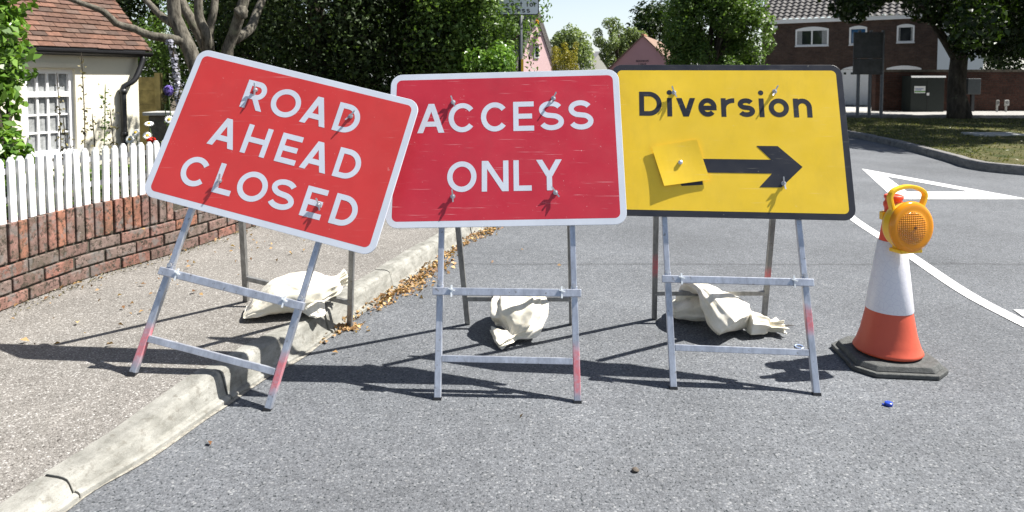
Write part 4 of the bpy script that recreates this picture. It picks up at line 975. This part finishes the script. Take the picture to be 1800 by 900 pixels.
for j in range(ns):
    for q in (0, 1):
        for i in range(nx + 1):
            x = (HL + .3) * i / nx; ph = x / .3 * 2 * math.pi; z = .035 * math.sin(ph) + (.05 if q == 0 else 0.0)
            vs.append(o_ + hx * x + sl * (SL * (j + q) / ns) + nn * z)
mb.add(vs, [(j * (nx + 1) + i, j * (nx + 1) + i + 1, (j + 1) * (nx + 1) + i + 1, (j + 1) * (nx + 1) + i) for j in range(2 * ns - 1) for i in range(nx)])
mb.build('roof', plain('grey_pantile', (.075, .07, .068), .8, var=.3, scale=5), hou, fixn=False)

# ---- pink house with tiled roof, gable to the road
def gable_house(name, label, cat, apex_px, apex_py, Y, half, pitch, wallm, roofm, ang, depth, base=0.0, over=.12, thick=.06):
    ap = D(apex_px, apex_py, Y); t = Vector((math.cos(ang), math.sin(ang), 0)); inn = Vector((-t.y, t.x, 0)); ez = ap.z - half * math.tan(pitch)
    root = thing(name, label, cat, (ap.x, ap.y, base)); b = Vector((ap.x, ap.y, 0)); m = MB()
    g = [b - t * half + Vector((0, 0, base)), b + t * half + Vector((0, 0, base)), b + t * half + Vector((0, 0, ez)), b + Vector((0, 0, ap.z)), b - t * half + Vector((0, 0, ez))]
    m.prism(g, inn * depth); m.build('wall', wallm, root)
    m = MB(); k = math.cos(pitch)
    for sgn in (-1, 1):
        e = half + .22; p = [b + Vector((0, 0, ap.z + .01)), b + t * (sgn * e) + Vector((0, 0, ap.z + .01 - e * math.tan(pitch)))]
        nn = (t * sgn * math.sin(pitch) + Vector((0, 0, k))).normalized()
        m.prism([p[0] - inn * over, p[1] - inn * over, p[1] - inn * over + nn * thick, p[0] - inn * over + Vector((0, 0, thick / k))], inn * (depth + 2 * over))
    rf = m.build('roof', roofm, root); return root, b, t, inn, ap, ez, rf
root, b, t, inn, ap, ez_, rf = gable_house('pink_house', 'pink gabled house with tiled roof and dark lettering', 'house', 1130, 64, 42, 2.35, R(44), M['pink'], plain('brown_tile', (.22, .14, .10), .85, var=.35, scale=9, bump=.02), R(-20), 8)
mb = MB(); mb.tube([ap + Vector((0, 0, .05)), ap + Vector((0, 0, .22))], [.03, .012], 6); mb.box(b + inn * .5 + Vector((0, 0, ap.z + .10)), (.09, .6, .05), (t, inn, Vector((0, 0, 1)))); mb.build('ridge', plain('ridge_tile', (.38, .17, .10), .85), rf)
mb = MB(); to3 = lambda x, y: b - inn * .012 + t * x + Vector((0, 0, ap.z + y))
x = -.40
for ch in 'HEDENHAM':
    draw(mb, glyph(ch, x, x + .075, -1.56, -1.44, .022), .022, to3, -inn, .004); x += .098
x = -.24
for ch in 'HOUSE' if False else 'LODGE':
    draw(mb, glyph(ch, x, x + .075, -1.76, -1.64, .022), .022, to3, -inn, .004); x += .098
mb.build('lettering', M['black'], root, fixn=False)
# ---- pale pink thatched cottage
root, b, t, inn, ap, ez_, rf = gable_house('thatched_cottage', 'pale pink cottage with steep grey thatched gable behind the sign pole', 'cottage', 943, 30, 30, 1.05, R(66), M['pinklight'], M['thatch'], R(36), 6, over=.05, thick=.22)
A_ = (t, -inn, Vector((0, 0, 1)))
z = lambda py: CAMH - (py - 140) / FPX * 30
fr = MB(); fr.box(b - inn * .02 + Vector((0, 0, z(92))), (.14, .025, .27), A_); wd = fr.build('window', M['upvc'], root, bevel=.01)
fr = MB(); fr.box(b - inn * .05 + Vector((0, 0, z(92))), (.085, .008, .20), A_); fr.build('pane', M['glass'], wd)
fr = MB(); fr.box(b - inn * .09 - t * .0 + Vector((0, 0, z(79))), (.16, .09, .025), A_); fr.build('window_hood', M['thatch'], root)
fr = MB(); fr.lathe(b - inn * .03 + Vector((0, 0, z(41))), [(.05, -.11), (.075, -.08), (.075, .10), (.04, .12), (0, .12)], 10, None, True); fr.build('alarm_box', plain('orange_plastic', (.8, .32, .02), .4), root)
fr = MB(); fr.lathe(b - inn * .1 + Vector((0, 0, z(62))), [(.03, .09), (.10, .06), (.17, -.02), (.12, -.08), (.0, -.09)], 12); fr.build('wall_lamp', M['black'], root)
# ---- grey roof and white house further off
gable_house('grey_roofed_house', 'distant house with grey slate roof between the orchard trees', 'house', 1052, 92, 60, 3.2, R(30), m_render('grey_render', (.3, .3, .28)), plain('slate', (.16, .16, .165), .7, var=.2), R(60), 8)
root, b, t, inn, ap, ez_, rf = gable_house('white_house', 'white gabled house glimpsed behind the large dark trunk', 'house', 1690, -6, 46, 1.55, R(38), m_render('white_render', (.72, .74, .78), .05), plain('slate_dark', (.10, .10, .11), .7, var=.2), R(-4), 8)

# ---- brick boundary wall with cabinet, box and markers
M['wallbrick'] = m_brick('boundary_brick', 0.0, (.085, .038, .028), (.055, .028, .022), (.055, .047, .04))
bw = thing('boundary_wall', 'long dark brick boundary wall behind the grass verge', 'wall', (19, 26, 0))
mb = MB(); mb.box((22.05, 26.35, .80), (8.1, .14, .80)); mb.build('brickwork', M['wallbrick'], bw)
mb = MB(); mb.box((22.05, 26.35, 1.64), (8.14, .17, .045)); mb.build('coping', plain('wall_coping', (.10, .085, .065), .95, var=.5, scale=9, bump=.02), bw)
cb = thing('utility_cabinet', 'dark green metal utility cabinet with white edged lid by the wall', 'cabinet', (D(1631, 190, 25.4).x, 25.5, .1))
cxx = D(1631, 190, 25.4).x; zt = D(1631, 135, 25.2).z
mb = MB(); mb.box((cxx, 25.75, (.1 + zt) / 2), (.62, .3, (zt - .1) / 2)); mb.build('body', M['steelgreen'], cb, bevel=.01)
mb = MB(); mb.prism([(cxx - .64, 25.43, zt + .001), (cxx + .64, 25.43, zt + .001), (cxx + .64, 25.43, zt + .03), (cxx - .64, 25.43, zt + .03)], (0, .62, .0)); mb.build('lid', M['steelgreen'], cb)
mb = MB(); mb.prism([(cxx - .645, 25.40, zt - .03), (cxx + .645, 25.40, zt - .03), (cxx + .645, 25.42, zt + .04), (cxx - .645, 25.42, zt + .04)], (0, .02, 0)); mb.build('lid_edge', M['upvc'], cb)
lp = D(1618, 157.5, 25.4); mb = MB(); mb.box((lp.x, 25.44, lp.z), (.205, .006, .13)); lab = mb.build('notice_plate', M['upvc'], cb)
mb = MB(); mb.box((lp.x, 25.432, lp.z - .075), (.2, .003, .022)); mb.build('green_band', plain('notice_green', (.12, .3, .06), .5), lab)
mb = MB()
for j, (x0, x1) in enumerate(((-.16, .12), (-.16, .05))):
    q = x0
    while q < x1: mb.box((lp.x + q, 25.432, lp.z + .03 - j * .045), (.010, .003, .013)); q += .028
mb.build('notice_text', plain('notice_blue', (.08, .13, .32), .5), lab)
kp = D(1632, 165.5, 25.4); mb = MB(); mb.box((kp.x, 25.43, kp.z), (.045, .012, .05)); mb.build('lock', M['upvc'], cb)
mb = MB(); mb.box((cxx, 25.445, .68), (.006, .004, .55)); mb.build('door_seam', M['black'], cb)
gb = D(1714, 152, 25.6); gx_ = thing('meter_box', 'grey metal box on a short post against the brick wall', 'meter box', (gb.x, 25.7, .1))
mb = MB(); mb.box((gb.x, 25.75, gb.z), (.245, .12, .30)); mb.build('box', M['greybox'], gx_, bevel=.02)
mb = MB(); mb.box((gb.x + .03, 25.78, .1 + (gb.z - .4) / 2), (.055, .05, (gb.z - .4) / 2)); mb.build('post', M['black'], gx_)
for i, px in enumerate((1757, 1773)):
    q = D(px, 181, 25.4); mk = thing('marker_post', 'pale marker plate on a stake left of its brighter twin' if i == 0 else 'bright white marker plate on a stake by the wall', 'marker', (q.x, 25.5, .1), 'marker plates at the foot of the boundary wall')
    mb = MB(); mb.box((q.x, 25.5, q.z), (.09 if i else .06, .02, .11)); mb.build('plate', M['slab'] if i else M['foot'], mk, bevel=.02)
    mb = MB(); mb.box((q.x, 25.53, .1 + (q.z - .12) / 2), (.03, .02, (q.z - .12) / 2)); mb.build('stake', M['slab'], mk)
    mb = MB(); mb.lathe((q.x, 25.479, q.z + .01), [(.045, 0), (.045, .004), (.03, .004), (.03, 0)], 12, (Vector((1, 0, 0)), Vector((0, 0, 1)), Vector((0, -1, 0)))); mb.build('emblem', M['greybox'], mk)
# back of a direction sign on three posts
sb = thing('direction_sign', 'dark back of a tall direction sign on three posts at the verge edge', 'road sign', (D(1527, 206, 20.6).x, 20.6, .12))
zt, zm, zl = D(1527, 57, 20.6).z, D(1527, 103, 20.6).z, D(1527, 131, 20.6).z
for px in (1507, 1527.5, 1548.5):
    q = D(px, 206, 20.6); mb = MB(); mb.tube([(q.x, 20.6, .1), (q.x, 20.6, zt + .06)], .048, 10); mb.build('post', M['postgrey'], sb)
xa, xb = D(1501.5, 90, 20.5).x, D(1551, 90, 20.5).x
for z0, z1 in ((zm + .012, zt), (zl, zm - .012)):
    mb = MB(); mb.box(((xa + xb) / 2, 20.52, (z0 + z1) / 2), ((xb - xa) / 2, .012, (z1 - z0) / 2)); 
    for z in (z0 + .07, z1 - .07): mb.box(((xa + xb) / 2, 20.5025, z), ((xb - xa) / 2 - .01, .012, .03))
    for x in (xa, xb): mb.box((x, 20.515, (z0 + z1) / 2), (.014, .02, (z1 - z0) / 2 + .003))
    mb.build('panel', M['darksign'], sb)
# concrete slab in the grass
q = G(1748, 237, .16); mb = MB(); mb.box((q.x, q.y, .165), (.5, .3, .03)); tag(mb.build('concrete_slab', M['slab'], None, (q.x, q.y, .13), bevel=.01), 'pale concrete slab set into the grass verge', 'slab')

# ---- "Except for access" plate on its pole
pl = thing('access_plate', 'grey plate reading Except for access on a pole by the hedge', 'road sign', (D(915, 100, 10.6).x, 10.6, .12))
px0 = D(915, 100, 10.6).x; zz = lambda py: D(915, py, 10.6).z
mb = MB(); mb.tube([(px0, 10.6, .1), (px0, 10.6, zz(-70))], .032, 12); pole = mb.build('pole', M['postgrey'], pl, smooth=True)
mb = MB(); mb.lathe((px0, 10.6, 0), [(.036, .12), (.036, zz(106)), (.033, zz(105))], 12); mb.build('base_sleeve', M['black'], pole, smooth=True)
mb = MB(); mb.box((px0 + .028, 10.568, (zz(104) + zz(128)) / 2), (.018, .006, (zz(104) - zz(128)) / 2)); mb.build('yellow_band', M['lampyellow'], pole)
pcx = D(908.5, 0, 10.55).x; hw = 38.5 / FPX * 10.55; z0, z1 = zz(27), zz(-22)
to3 = lambda x, y: Vector((pcx + x, 10.545, (z0 + z1) / 2 + y)); nv = Vector((0, -1, 0))
mb = MB(); mb.prism([to3(x, y) for x, y in rrect(2 * hw, z1 - z0, .04)], (0, .012, 0)); pp = mb.build('plate', M['black'], pl)
mb = MB(); mb.add([to3(x, y) + nv * .003 for x, y in rrect(2 * hw - .03, z1 - z0 - .03, .03)], [tuple(range(36))]); mb.build('face', plain('grey_sheeting', (.60, .64, .70), .5, var=.03), pp, fixn=False)
mb = MB()
def word(mb, s, xc, y, xh, w, adv, to3, nv, lift):
    wd = {'i': .3, 't': .6, 'f': .55, 'r': .6, ' ': .5}; tot = sum(wd.get(c_, .95) * xh + adv for c_ in s) - adv; x = xc - tot / 2
    for c_ in s:
        k_ = wd.get(c_, .95) * xh
        if c_ != ' ': draw(mb, glyph(c_, x, x + k_, y, y + (xh * 1.4 if c_.isupper() else xh), w), w, to3, nv, lift)
        x += k_ + adv
h_ = (z1 - z0) / 2
word(mb, 'Except for', -.005, (zz(12.5) - (z0 + z1) / 2), .058, .0135, .017, to3, nv, .006)
word(mb, 'access', -.005, (zz(23) - (z0 + z1) / 2), .058, .0135, .017, to3, nv, .006)
mb.build('lettering', M['black'], pp, fixn=False)

# ================================================================ VEGETATION
def tree(name, label, cat, base, limbs, clumps, n, size, leaf, bark, group=None, shell=.5, aspect=.55, up=.35):
    t = thing(name, label, cat, base, group); m = MB()
    for pts, ra in limbs: m.tube(smoothpath(pts, max(.06, (Vector(pts[0]) - Vector(pts[-1])).length / 14)), [ra[0] + (ra[1] - ra[0]) * i / max(1, len(smoothpath(pts, max(.06, (Vector(pts[0]) - Vector(pts[-1])).length / 14))) - 1) for i in range(len(smoothpath(pts, max(.06, (Vector(pts[0]) - Vector(pts[-1])).length / 14))))], 10)
    m.build('trunk', bark, t, smooth=True)
    pos, nr = cloud(clumps, n, shell, up); leaf_mesh('crown', pos, nr, size, leaf, t, aspect=aspect); return t
def shrub(name, label, cat, base, clumps, n, size, leaf, group=None, shell=.55, aspect=.55, stems=True):
    t = thing(name, label, cat, base, group); m = MB(); b = Vector(base); q = random.Random(n)
    for k_ in clumps[:14]: m.tube([b + Vector((q.uniform(-.05, .05), q.uniform(-.05, .05), 0)), b.lerp(Vector(k_[:3]), .5) + Vector((0, 0, .1)), Vector(k_[:3])], [.02, .014, .006], 6)
    m.build('stems', M['darkbark'], t)
    pos, nr = cloud(clumps, n, shell); leaf_mesh('foliage', pos, nr, size, leaf, t, aspect=aspect); return t
# big-leaved shrub at the left edge, over the pickets
cl = []; q = np.random.default_rng(3)
for i in range(46):
    z = .75 + 1.6 * q.random(); pxr = 62 + 16 * math.sin(z * 5) - 22 * max(0, 1.0 - z); Y = 4.0 + .35 * q.random()
    x = (pxr - 900) / FPX * Y - .10 - q.random() * .45; cl.append((x, Y, z, .11 + .08 * q.random()))
shrub('laurel_bush', 'bright green glossy bush rising over the pickets at the left edge', 'bush', (-3.1, 4.2, .12), cl, 6500, .062, M['hollyleaf'])
# hedge bottom of the garden seen through and over the pickets
pos = []
for i in range(5200):
    d = WP.near_y(2.4) + 3.6 * RNG.random(); p = WP.at(d) + WP.left(d) * (.16 + .5 * RNG.random()); pos.append((p.x, p.y, .2 + .52 * RNG.random() ** 1.1))
stuff(leaf_mesh('flower_bed', pos, RNG.normal(size=(len(pos), 3)) + np.array([0, 0, .5]), .036, M['midleaf'], None), 'leafy flower bed behind the picket fence', 'flower bed')

# garden tree: pale smooth limbs forking above the tilted sign
Y = 7.6; T = lambda px, py, dy=0: D(px, py, Y + dy)
limbs = [([G(372, 330, .12) if False else Vector((T(372, 200).x, Y, .1)), T(358, 170), T(345, 120), T(327, 72), T(309, 40), T(306, 10), T(300, -40), T(285, -120, -.3)], (.105, .055)),
         ([T(330, 75), T(300, 68, -.1), T(262, 62, -.2), T(235, 50, -.3), T(205, 42, -.4), T(185, 22, -.5), T(150, 8, -.6), T(110, -6, -.7)], (.055, .022)),
         ([T(312, 48), T(286, 30, .1), T(262, 6, .2), T(240, -20, .3)], (.045, .03)),
         ([Vector((T(372, 200).x + .08, Y + .1, .1)), T(372, 130, .2), T(364, 90, .3), T(345, 50, .3), T(322, 10, .4), T(305, -30, .4)], (.085, .05)),
         ([T(366, 95, .3), T(362, 60, .2), T(350, 30, .2), T(348, -10, .2), T(340, -60, .2)], (.06, .04)),
         ([T(370, 100, .3), T(368, 55, .4), T(376, 20, .4), T(380, -20, .5), T(390, -60, .5)], (.05, .035)),
         ([Vector((T(385, 200).x, Y + .2, .1)), T(398, 110, .2), T(408, 70, .2), T(420, 30, .1), T(427, 8, .1), T(436, -30, .2), T(450, -80, .2)], (.085, .05)),
         ([T(412, 70, .3), T(440, 50, .5), T(452, 20, .7), T(470, -20, .9)], (.06, .04))]
cl = [(T(300, -110).x + dx, Y + dy, 2.75 + dz, rr_) for dx, dy, dz, rr_ in ((1.3, 1.2, .9, .5), (1.9, .9, .7, .6), (1.6, 1.8, .5, .6), (2.3, 1.4, .9, .6), (1.1, 2.0, .6, .5))]
gt = tree('garden_tree', 'grey multi stemmed garden tree forking above the tilted sign', 'tree', (T(372, 200).x, Y, .12), limbs, cl, 4500, .085, M['midleaf'], M['bark'])
mb = MB(); kn = T(425, 22, .0); bm = bmesh.new(); bmesh.ops.create_icosphere(bm, subdivisions=3, radius=.075)
mb.add([kn + v.co * (1 + .35 * noise.noise(v.co * 22)) for v in bm.verts], [tuple(v.index for v in f.verts) for f in bm.faces]); bm.free(); mb.build('burr', M['bark'], gt, smooth=True)
# slender lichen-covered stem in front of the tree
mb = MB(); pts = smoothpath([D(322, 270, 6.9), D(316, 200, 6.9), D(311, 140, 6.9), D(304, 90, 6.9), D(298, 72, 6.9)], .03)
pos = []; nr = []
for p in pts:
    for j in range(10): a = RNG.random() * 6.28; pos.append(tuple(p + Vector((math.cos(a), math.sin(a), 0)) * (.018 + .02 * RNG.random()))); nr.append((math.cos(a), math.sin(a), .4))
de = thing('delphinium', 'tall faded blue flower spike leaning beside the garden tree trunk', 'flower', tuple(pts[0].xy) + (.12,))
mb.tube([Vector((pts[0].x, pts[0].y, .12))] + pts[::4], .012, 6); mb.build('stem', M['greenstem'] if False else M['darkbark'], de); leaf_mesh('petals', pos, nr, .034, m_leaf('lichen_petal', (.10, .10, .12), (.30, .30, .36), .1), de, aspect=.9)
# shrubs behind the garden tree
cl = clumps_in((-5.2, 12.6, 1.7), (1.8, 1.0, 1.5), 40, .3, .55, 5)
shrub('garden_shrub', 'mid green feathery shrubs in the shade behind the garden tree', 'shrub', (-5.2, 12.6, .12), cl, 14000, .085, M['midleaf'], aspect=.4)
cl = clumps_in((-7.2, 13.8, 2.6), (2.0, 1.0, 2.2), 40, .35, .6, 15)
tree('dark_tree', 'dark leafy tree behind the cottage roof edge', 'tree', (-7.2, 14, .12), [([(-7.2, 14, .1), (-7.1, 13.9, 1.5), (-7.2, 13.8, 3.2)], (.16, .06))], cl, 14000, .10, M['planeleaf'], M['darkbark'], 'dark trees behind the garden')
# dark yew-like trees behind the signs
def darktree(x, y, rx, zc, rz, label, seed, n, leaf='darkleaf', r0=.35, r1=.75, m=60, ry=1.6):
    cl = clumps_in((x, y, zc), (rx, ry, rz), m, r0, r1, seed)
    limbs = [([(x, y, .1), (x + .1, y, 1.2), (x - .05, y + .1, 2.6), (x + .1, y, 4.2)], (.24, .08))]
    g = random.Random(seed)
    for i in range(9):
        a = g.uniform(0, 6.28); z_ = g.uniform(.8, 2.8); L_ = g.uniform(.8, rx)
        limbs.append(([(x, y, z_), (x + math.cos(a) * L_ * .5, y + math.sin(a) * L_ * .5, z_ + .25), (x + math.cos(a) * L_, y + math.sin(a) * L_, z_ + .5)], (.06, .02)))
    return tree('dark_tree', label, 'tree', (x, y, .12), limbs, cl, n, .075, M[leaf], M['darkbark'], 'dark trees behind the garden', up=.3, aspect=.5)
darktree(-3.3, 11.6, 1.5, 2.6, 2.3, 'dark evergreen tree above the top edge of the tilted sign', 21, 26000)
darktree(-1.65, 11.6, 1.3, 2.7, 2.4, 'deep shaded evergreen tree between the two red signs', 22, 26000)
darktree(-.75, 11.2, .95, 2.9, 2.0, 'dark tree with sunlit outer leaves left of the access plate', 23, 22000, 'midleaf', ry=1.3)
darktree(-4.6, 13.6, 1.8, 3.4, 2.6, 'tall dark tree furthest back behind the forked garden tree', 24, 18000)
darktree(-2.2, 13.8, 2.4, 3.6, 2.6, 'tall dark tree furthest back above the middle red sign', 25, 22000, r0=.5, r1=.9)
cl = [(x, y, z_, r_) for x, y, z_, r_ in zip(-.72 + .62 * q.random(34), 9.5 + .7 * q.random(34), .5 + 1.15 * q.random(34), .13 + .12 * q.random(34))]
shrub('sunlit_hedge', 'bright green sunlit hedge at the foot of the access plate pole', 'hedge', (-.4, 9.9, .12), cl, 9000, .058, M['hollyleaf'])
cl = [(x, y, z_, r_) for x, y, z_, r_ in zip(-.85 + .62 * q.random(30), 9.9 + .6 * q.random(30), 1.6 + 1.2 * q.random(30), .12 + .13 * q.random(30))]
cl += [(-.02 + .06 * math.sin(i * 2.1), 10.35, 2.0 + .06 * i, .09) for i in range(3)]
shrub('hanging_branches', 'sunlit leafy bush overlapping the left half of the access plate', 'bush', (-.5, 10.2, .12), cl, 9500, .05, M['midleaf'])
# golden conifer, orchard trees
cl = []
for i in range(7):
    x0 = D(974 + 6 * i, 100, 28).x
    for z_ in np.arange(.3, 2.55 + .2 * math.sin(i * 2.4), .16): cl.append((x0 + .03 * math.sin(z_ * 5 + i), 28 + .3 * math.sin(i * 1.7), z_, .13))
shrub('golden_conifer', 'yellow green conifer of upright sprays beside the thatched cottage', 'conifer', (D(990, 100, 28).x, 28, 0), cl, 7000, .09, M['goldleaf'], aspect=.3)
def orch(x, Y, zc, rx, rz, label, seed, n, leaf='paleleaf', size=.16, nm='orchard_tree', gp='orchard trees behind the pink houses', m=34, r0=.3, r1=.6, bark='darkbark'):
    cl = clumps_in((x, Y, zc), (rx, rx * .8, rz), m, r0, r1, seed, -.6); g = random.Random(seed)
    limbs = [([(x, Y, 0), (x + .15, Y, 1.0), (x - .05, Y, zc - rz * .4), (x + .1, Y, zc + rz * .4)], (.2, .06))]
    for i in range(8): k_ = cl[i]; limbs.append(([(x + .05, Y, max(.9, zc - rz * .7)), ((x + k_[0]) / 2, (Y + k_[1]) / 2, (zc - rz * .3 + k_[2]) / 2), k_[:3]], (.09, .03)))
    return tree(nm, label, 'tree', (x, Y, 0), limbs, cl, n, size, M[leaf], M[bark], gp, shell=.45)
orch(D(1005, 80, 37).x, 37, 2.75, 1.15, 1.15, 'smaller orchard tree right of the golden conifer', 31, 5200)
orch(D(1086, 80, 53).x, 53, 3.9, 2.0, 2.1, 'larger open crowned orchard tree behind the pink gable', 32, 8500)
orch(D(1165, 60, 58).x, 58, 4.6, 2.4, 2.2, 'pale orchard tree furthest back above the pink roof', 36, 6500)
orch(8.25, 28.5, 3.2, 2.0, 2.9, 'full broad leaved tree between pink house and brick house', 33, 34000, 'midleaf', .13, 'broad_tree', 'broad trees by the junction', 80, .35, .7)
shrub('sunlit_bush', 'bright green bush at the right foot of the broad tree by the brick house', 'bush', (10.0, 29.2, 0), [(9.3 + 1.5 * q.random(), 29 + .8 * q.random(), .4 + 2.6 * q.random(), .3 + .25 * q.random()) for i in range(40)], 9000, .11, M['midleaf'])
# big tree on the verge with its trunk right of the cabinet
ty = 20.6; tx = D(1681, 205, ty).x
limbs = [([(tx, ty, .05), (tx + .0, ty, .5), (tx - .02, ty, 1.2), (tx + .04, ty, 2.2), (tx + .12, ty, 3.6), (tx + .3, ty, 5.5)], (.265, .16)),
         ([(tx - .05, ty, 1.9), (tx - .5, ty - .1, 2.5), (tx - 1.0, ty - .2, 3.1), (tx - 1.7, ty - .4, 3.8), (tx - 2.6, ty - .6, 4.3)], (.14, .05)),
         ([(tx - .02, ty, 2.5), (tx - .4, ty, 3.2), (tx - .6, ty, 4.2), (tx - .9, ty, 5.4)], (.13, .07)),
         ([(tx + .1, ty, 3.0), (tx + .9, ty + .3, 3.7), (tx + 2.0, ty + .2, 4.2)], (.14, .06)),
         ([(tx + .1, ty, .05), (tx + .28, ty - .1, .12), (tx + .16, ty - .05, .8)], (.15, .09))]
cl = []; g = np.random.default_rng(41)
while len(cl) < 120:
    a = g.random() * 6.28; rr_ = 5.4 * g.random() ** .5; x = tx + math.cos(a) * rr_; y = ty + .3 + math.sin(a) * rr_ * .85
    px_ = 900 + FPX * x / y; yb = 30 + 16 * math.sin(px_ / 23) if px_ < 1655 else (66 if px_ < 1700 else 108)
    if px_ < 1430: yb = -20
    r_ = .34 + .42 * g.random(); low = 1.3 + (140 - yb) / FPX * y
    cl.append((x, y, low + r_ + 3.2 * g.random() ** 1.8, r_))
for i in range(130):
    x = tx - 4.5 + 12.5 * g.random(); y = 13.0 + 12 * g.random(); r_ = .5 + .5 * g.random()
    if ((x - tx - .8) / 7) ** 2 + ((y - 19.3) / 6.8) ** 2 > 1: continue
    cl.append((x, y, max(1.3 + .15 * y + r_, 4.3) + 3.0 * g.random(), r_))
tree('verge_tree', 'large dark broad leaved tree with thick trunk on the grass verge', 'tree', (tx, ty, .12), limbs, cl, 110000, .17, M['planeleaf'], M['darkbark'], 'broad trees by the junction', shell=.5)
cl = []
for i in range(64): cl.append((19.4 + 8 * g.random(), 27.3 + 1.6 * g.random(), 1.3 + 4.2 * g.random(), .5 + .45 * g.random()))
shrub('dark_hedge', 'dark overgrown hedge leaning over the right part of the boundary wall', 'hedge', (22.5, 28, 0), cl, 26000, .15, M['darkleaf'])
# ivy-coloured tree far left behind everything and back-row trees closing the view
for i, (x, Y, zc, rx, rz, lab) in enumerate(((-8, 40, 4.0, 4, 3.4, 'far tree at the left end of the back row'), (-1.5, 46, 3.2, 3, 2.6, 'far tree in the back row behind the thatched cottage'), (12, 56, 4.0, 4, 3.6, 'far tree in the back row behind the broad tree'), (30, 48, 5.0, 5, 4.6, 'far tree at the right end of the back row'))):
    orch(x, Y, zc, rx, rz, lab, 50 + i, 8000, 'planeleaf', .3, 'far_tree', 'back row of far trees', 40, .7, 1.3)
# verge grass
K_ = 26000; a = RNG.random((K_, 2)); fi = a[:, 0] * 90; fj = a[:, 1] * 8; i0 = np.minimum(fi.astype(int), 89); j0 = np.minimum(fj.astype(int), 7); u_ = (fi - i0)[:, None]; v_ = (fj - j0)[:, None]
pos = (VV[i0, j0] * (1 - u_) + VV[i0 + 1, j0] * u_) * (1 - v_) + (VV[i0, j0 + 1] * (1 - u_) + VV[i0 + 1, j0 + 1] * u_) * v_; pos[:, 2] += .012
nr = RNG.normal(size=(K_, 3)) * np.array([1, 1, .35])
stuff(leaf_mesh('verge_grass', pos, nr, .06, M['blade'], None, aspect=.22, fold=.05), 'short dry grass on the verge', 'grass')
# flowers in the cottage garden
def stalk(name, label, cat, top, base, bend, leafm, n, size, flower=None, fm=None, fs=.03, group=None, stemr=.004):
    t = thing(name, label, cat, base, group); m = MB(); a, b = Vector(base), Vector(top); pts = smoothpath([a, a.lerp(b, .5) + Vector((bend, 0, 0)), b], .05); m.tube(pts, [stemr] * (len(pts) - 1) + [stemr * .5], 6); m.build('stem', M['darkbark'] if leafm is M['drystem'] else plain('stem_green', (.09, .13, .04), .7), t)
    if n:
        k_ = RNG.random(n) ** .8; pos = [tuple(pts[int(x * (len(pts) - 1))] + Vector(RNG.normal(size=3)) * size * .55) for x in k_]
        leaf_mesh('leaves', pos, RNG.normal(size=(n, 3)) + np.array([0, 0, .5]), size, leafm, t, aspect=.5)
    return t
def gpt(px, py, Y): return D(px, py, Y)
for px, top, lean, lf, n, lab in ((97, 128, 3, 'drystem', 60, 'dry brown hollyhock stem in front of the cottage window'), (139, 92, 4, 'drystem', 70, 'tallest dry hollyhock stem right of the cottage window'),
        (163, 148, 22, 'greenstem', 130, 'leaning feathery green seed spike in front of the cream wall'), (195, 190, -2, 'drystem', 70, 'short dark seed spike left of the cottage downpipe'), (109, 205, 2, 'drystem', 40, 'short dry stem below the cottage window'), (158, 200, 4, 'drystem', 40, 'thin dry stem between the two tall hollyhocks')):
    b = D(px, 285, 5.6); b.z = .12; tp = D(px + lean, top, 5.6); stalk('hollyhock', lab, 'plant', tp, b, .03, M[lf], n, .034, group='seed stems in the cottage garden')
def daisy(px, py, Y, lab, tilt):
    c = D(px, py, Y); b = Vector((c.x + .03, c.y + .02, .12)); t = stalk('daisy', lab, 'flower', c, b, .04, M['greenstem'], 6, .02, group='white daisies behind the fence', stemr=.0025)
    nv = Vector(tilt).normalized(); x = nv.orthogonal().normalized(); y = nv.cross(x); pos = []; m = MB()
    for i in range(15):
        a = 2 * math.pi * i / 15 + .1; d = x * math.cos(a) + y * math.sin(a); s = nv.cross(d)
        m.add([c + d * .008 - s * .003, c + d * .022 - s * .0055 + nv * .002, c + d * .032 - nv * .003, c + d * .022 + s * .0055 + nv * .002, c + d * .008 + s * .003], [(0, 1, 2, 3, 4)])
    m.build('petals', M['white'], t, fixn=False); m = MB(); m.lathe(c + nv * .001, [(.010, 0), (.009, .005), (0, .008)], 10, (x, y, nv)); m.build('flower_centre', M['centre'], t)
for px, py, tl, lab in ((262, 217, (.2, -.5, .9), 'white daisy with reflexed petals nearest the downpipe'), (297, 210, (.3, -1, .4), 'white daisy touching the left edge of the tilted sign'), (238, 233, (-.2, -.8, .5), 'white daisy low beside the cottage corner'), (259, 238, (.5, -.8, .6), 'white daisy just above the red flower head'), (228, 245, (.1, -.9, .3), 'lowest white daisy left of the cottage corner')): daisy(px, py, 4.75, lab, tl)
def head(name, lab, px, py, Y, r_, n, mat, size, elong=1.0):
    c = D(px, py, Y); t = stalk(name, lab, 'flower', c - Vector((0, 0, r_ * .5)), (c.x + .02, c.y, .12), .02, M['greenstem'], 12, .03)
    d = RNG.normal(size=(n, 3)); d /= np.linalg.norm(d, axis=1, keepdims=True); leaf_mesh('petals', np.array(c) + d * r_ * np.array([1, 1, elong]) * (.6 + .4 * RNG.random((n, 1))), d, size, mat, t, aspect=.9)
head('geranium', 'bright red flower head just above the picket tops', 266, 246, 4.75, .028, 120, M['redpetal'], .020, .6)
head('agapanthus', 'violet blue flower head left of the tilted sign', 296, 159, 5.4, .035, 130, M['purple'], .026, 1.2)
for px, py, lab, e in ((289, 175, 'small dry brown flower spike under the violet flower', 2.5), (329, 148, 'yellow green flower spike against the tilted sign edge', 2.2)):
    head('seed_spike', lab, px, py, 5.4, .016, 70, M['drystem'] if px < 300 else M['greenstem'], .018, e)
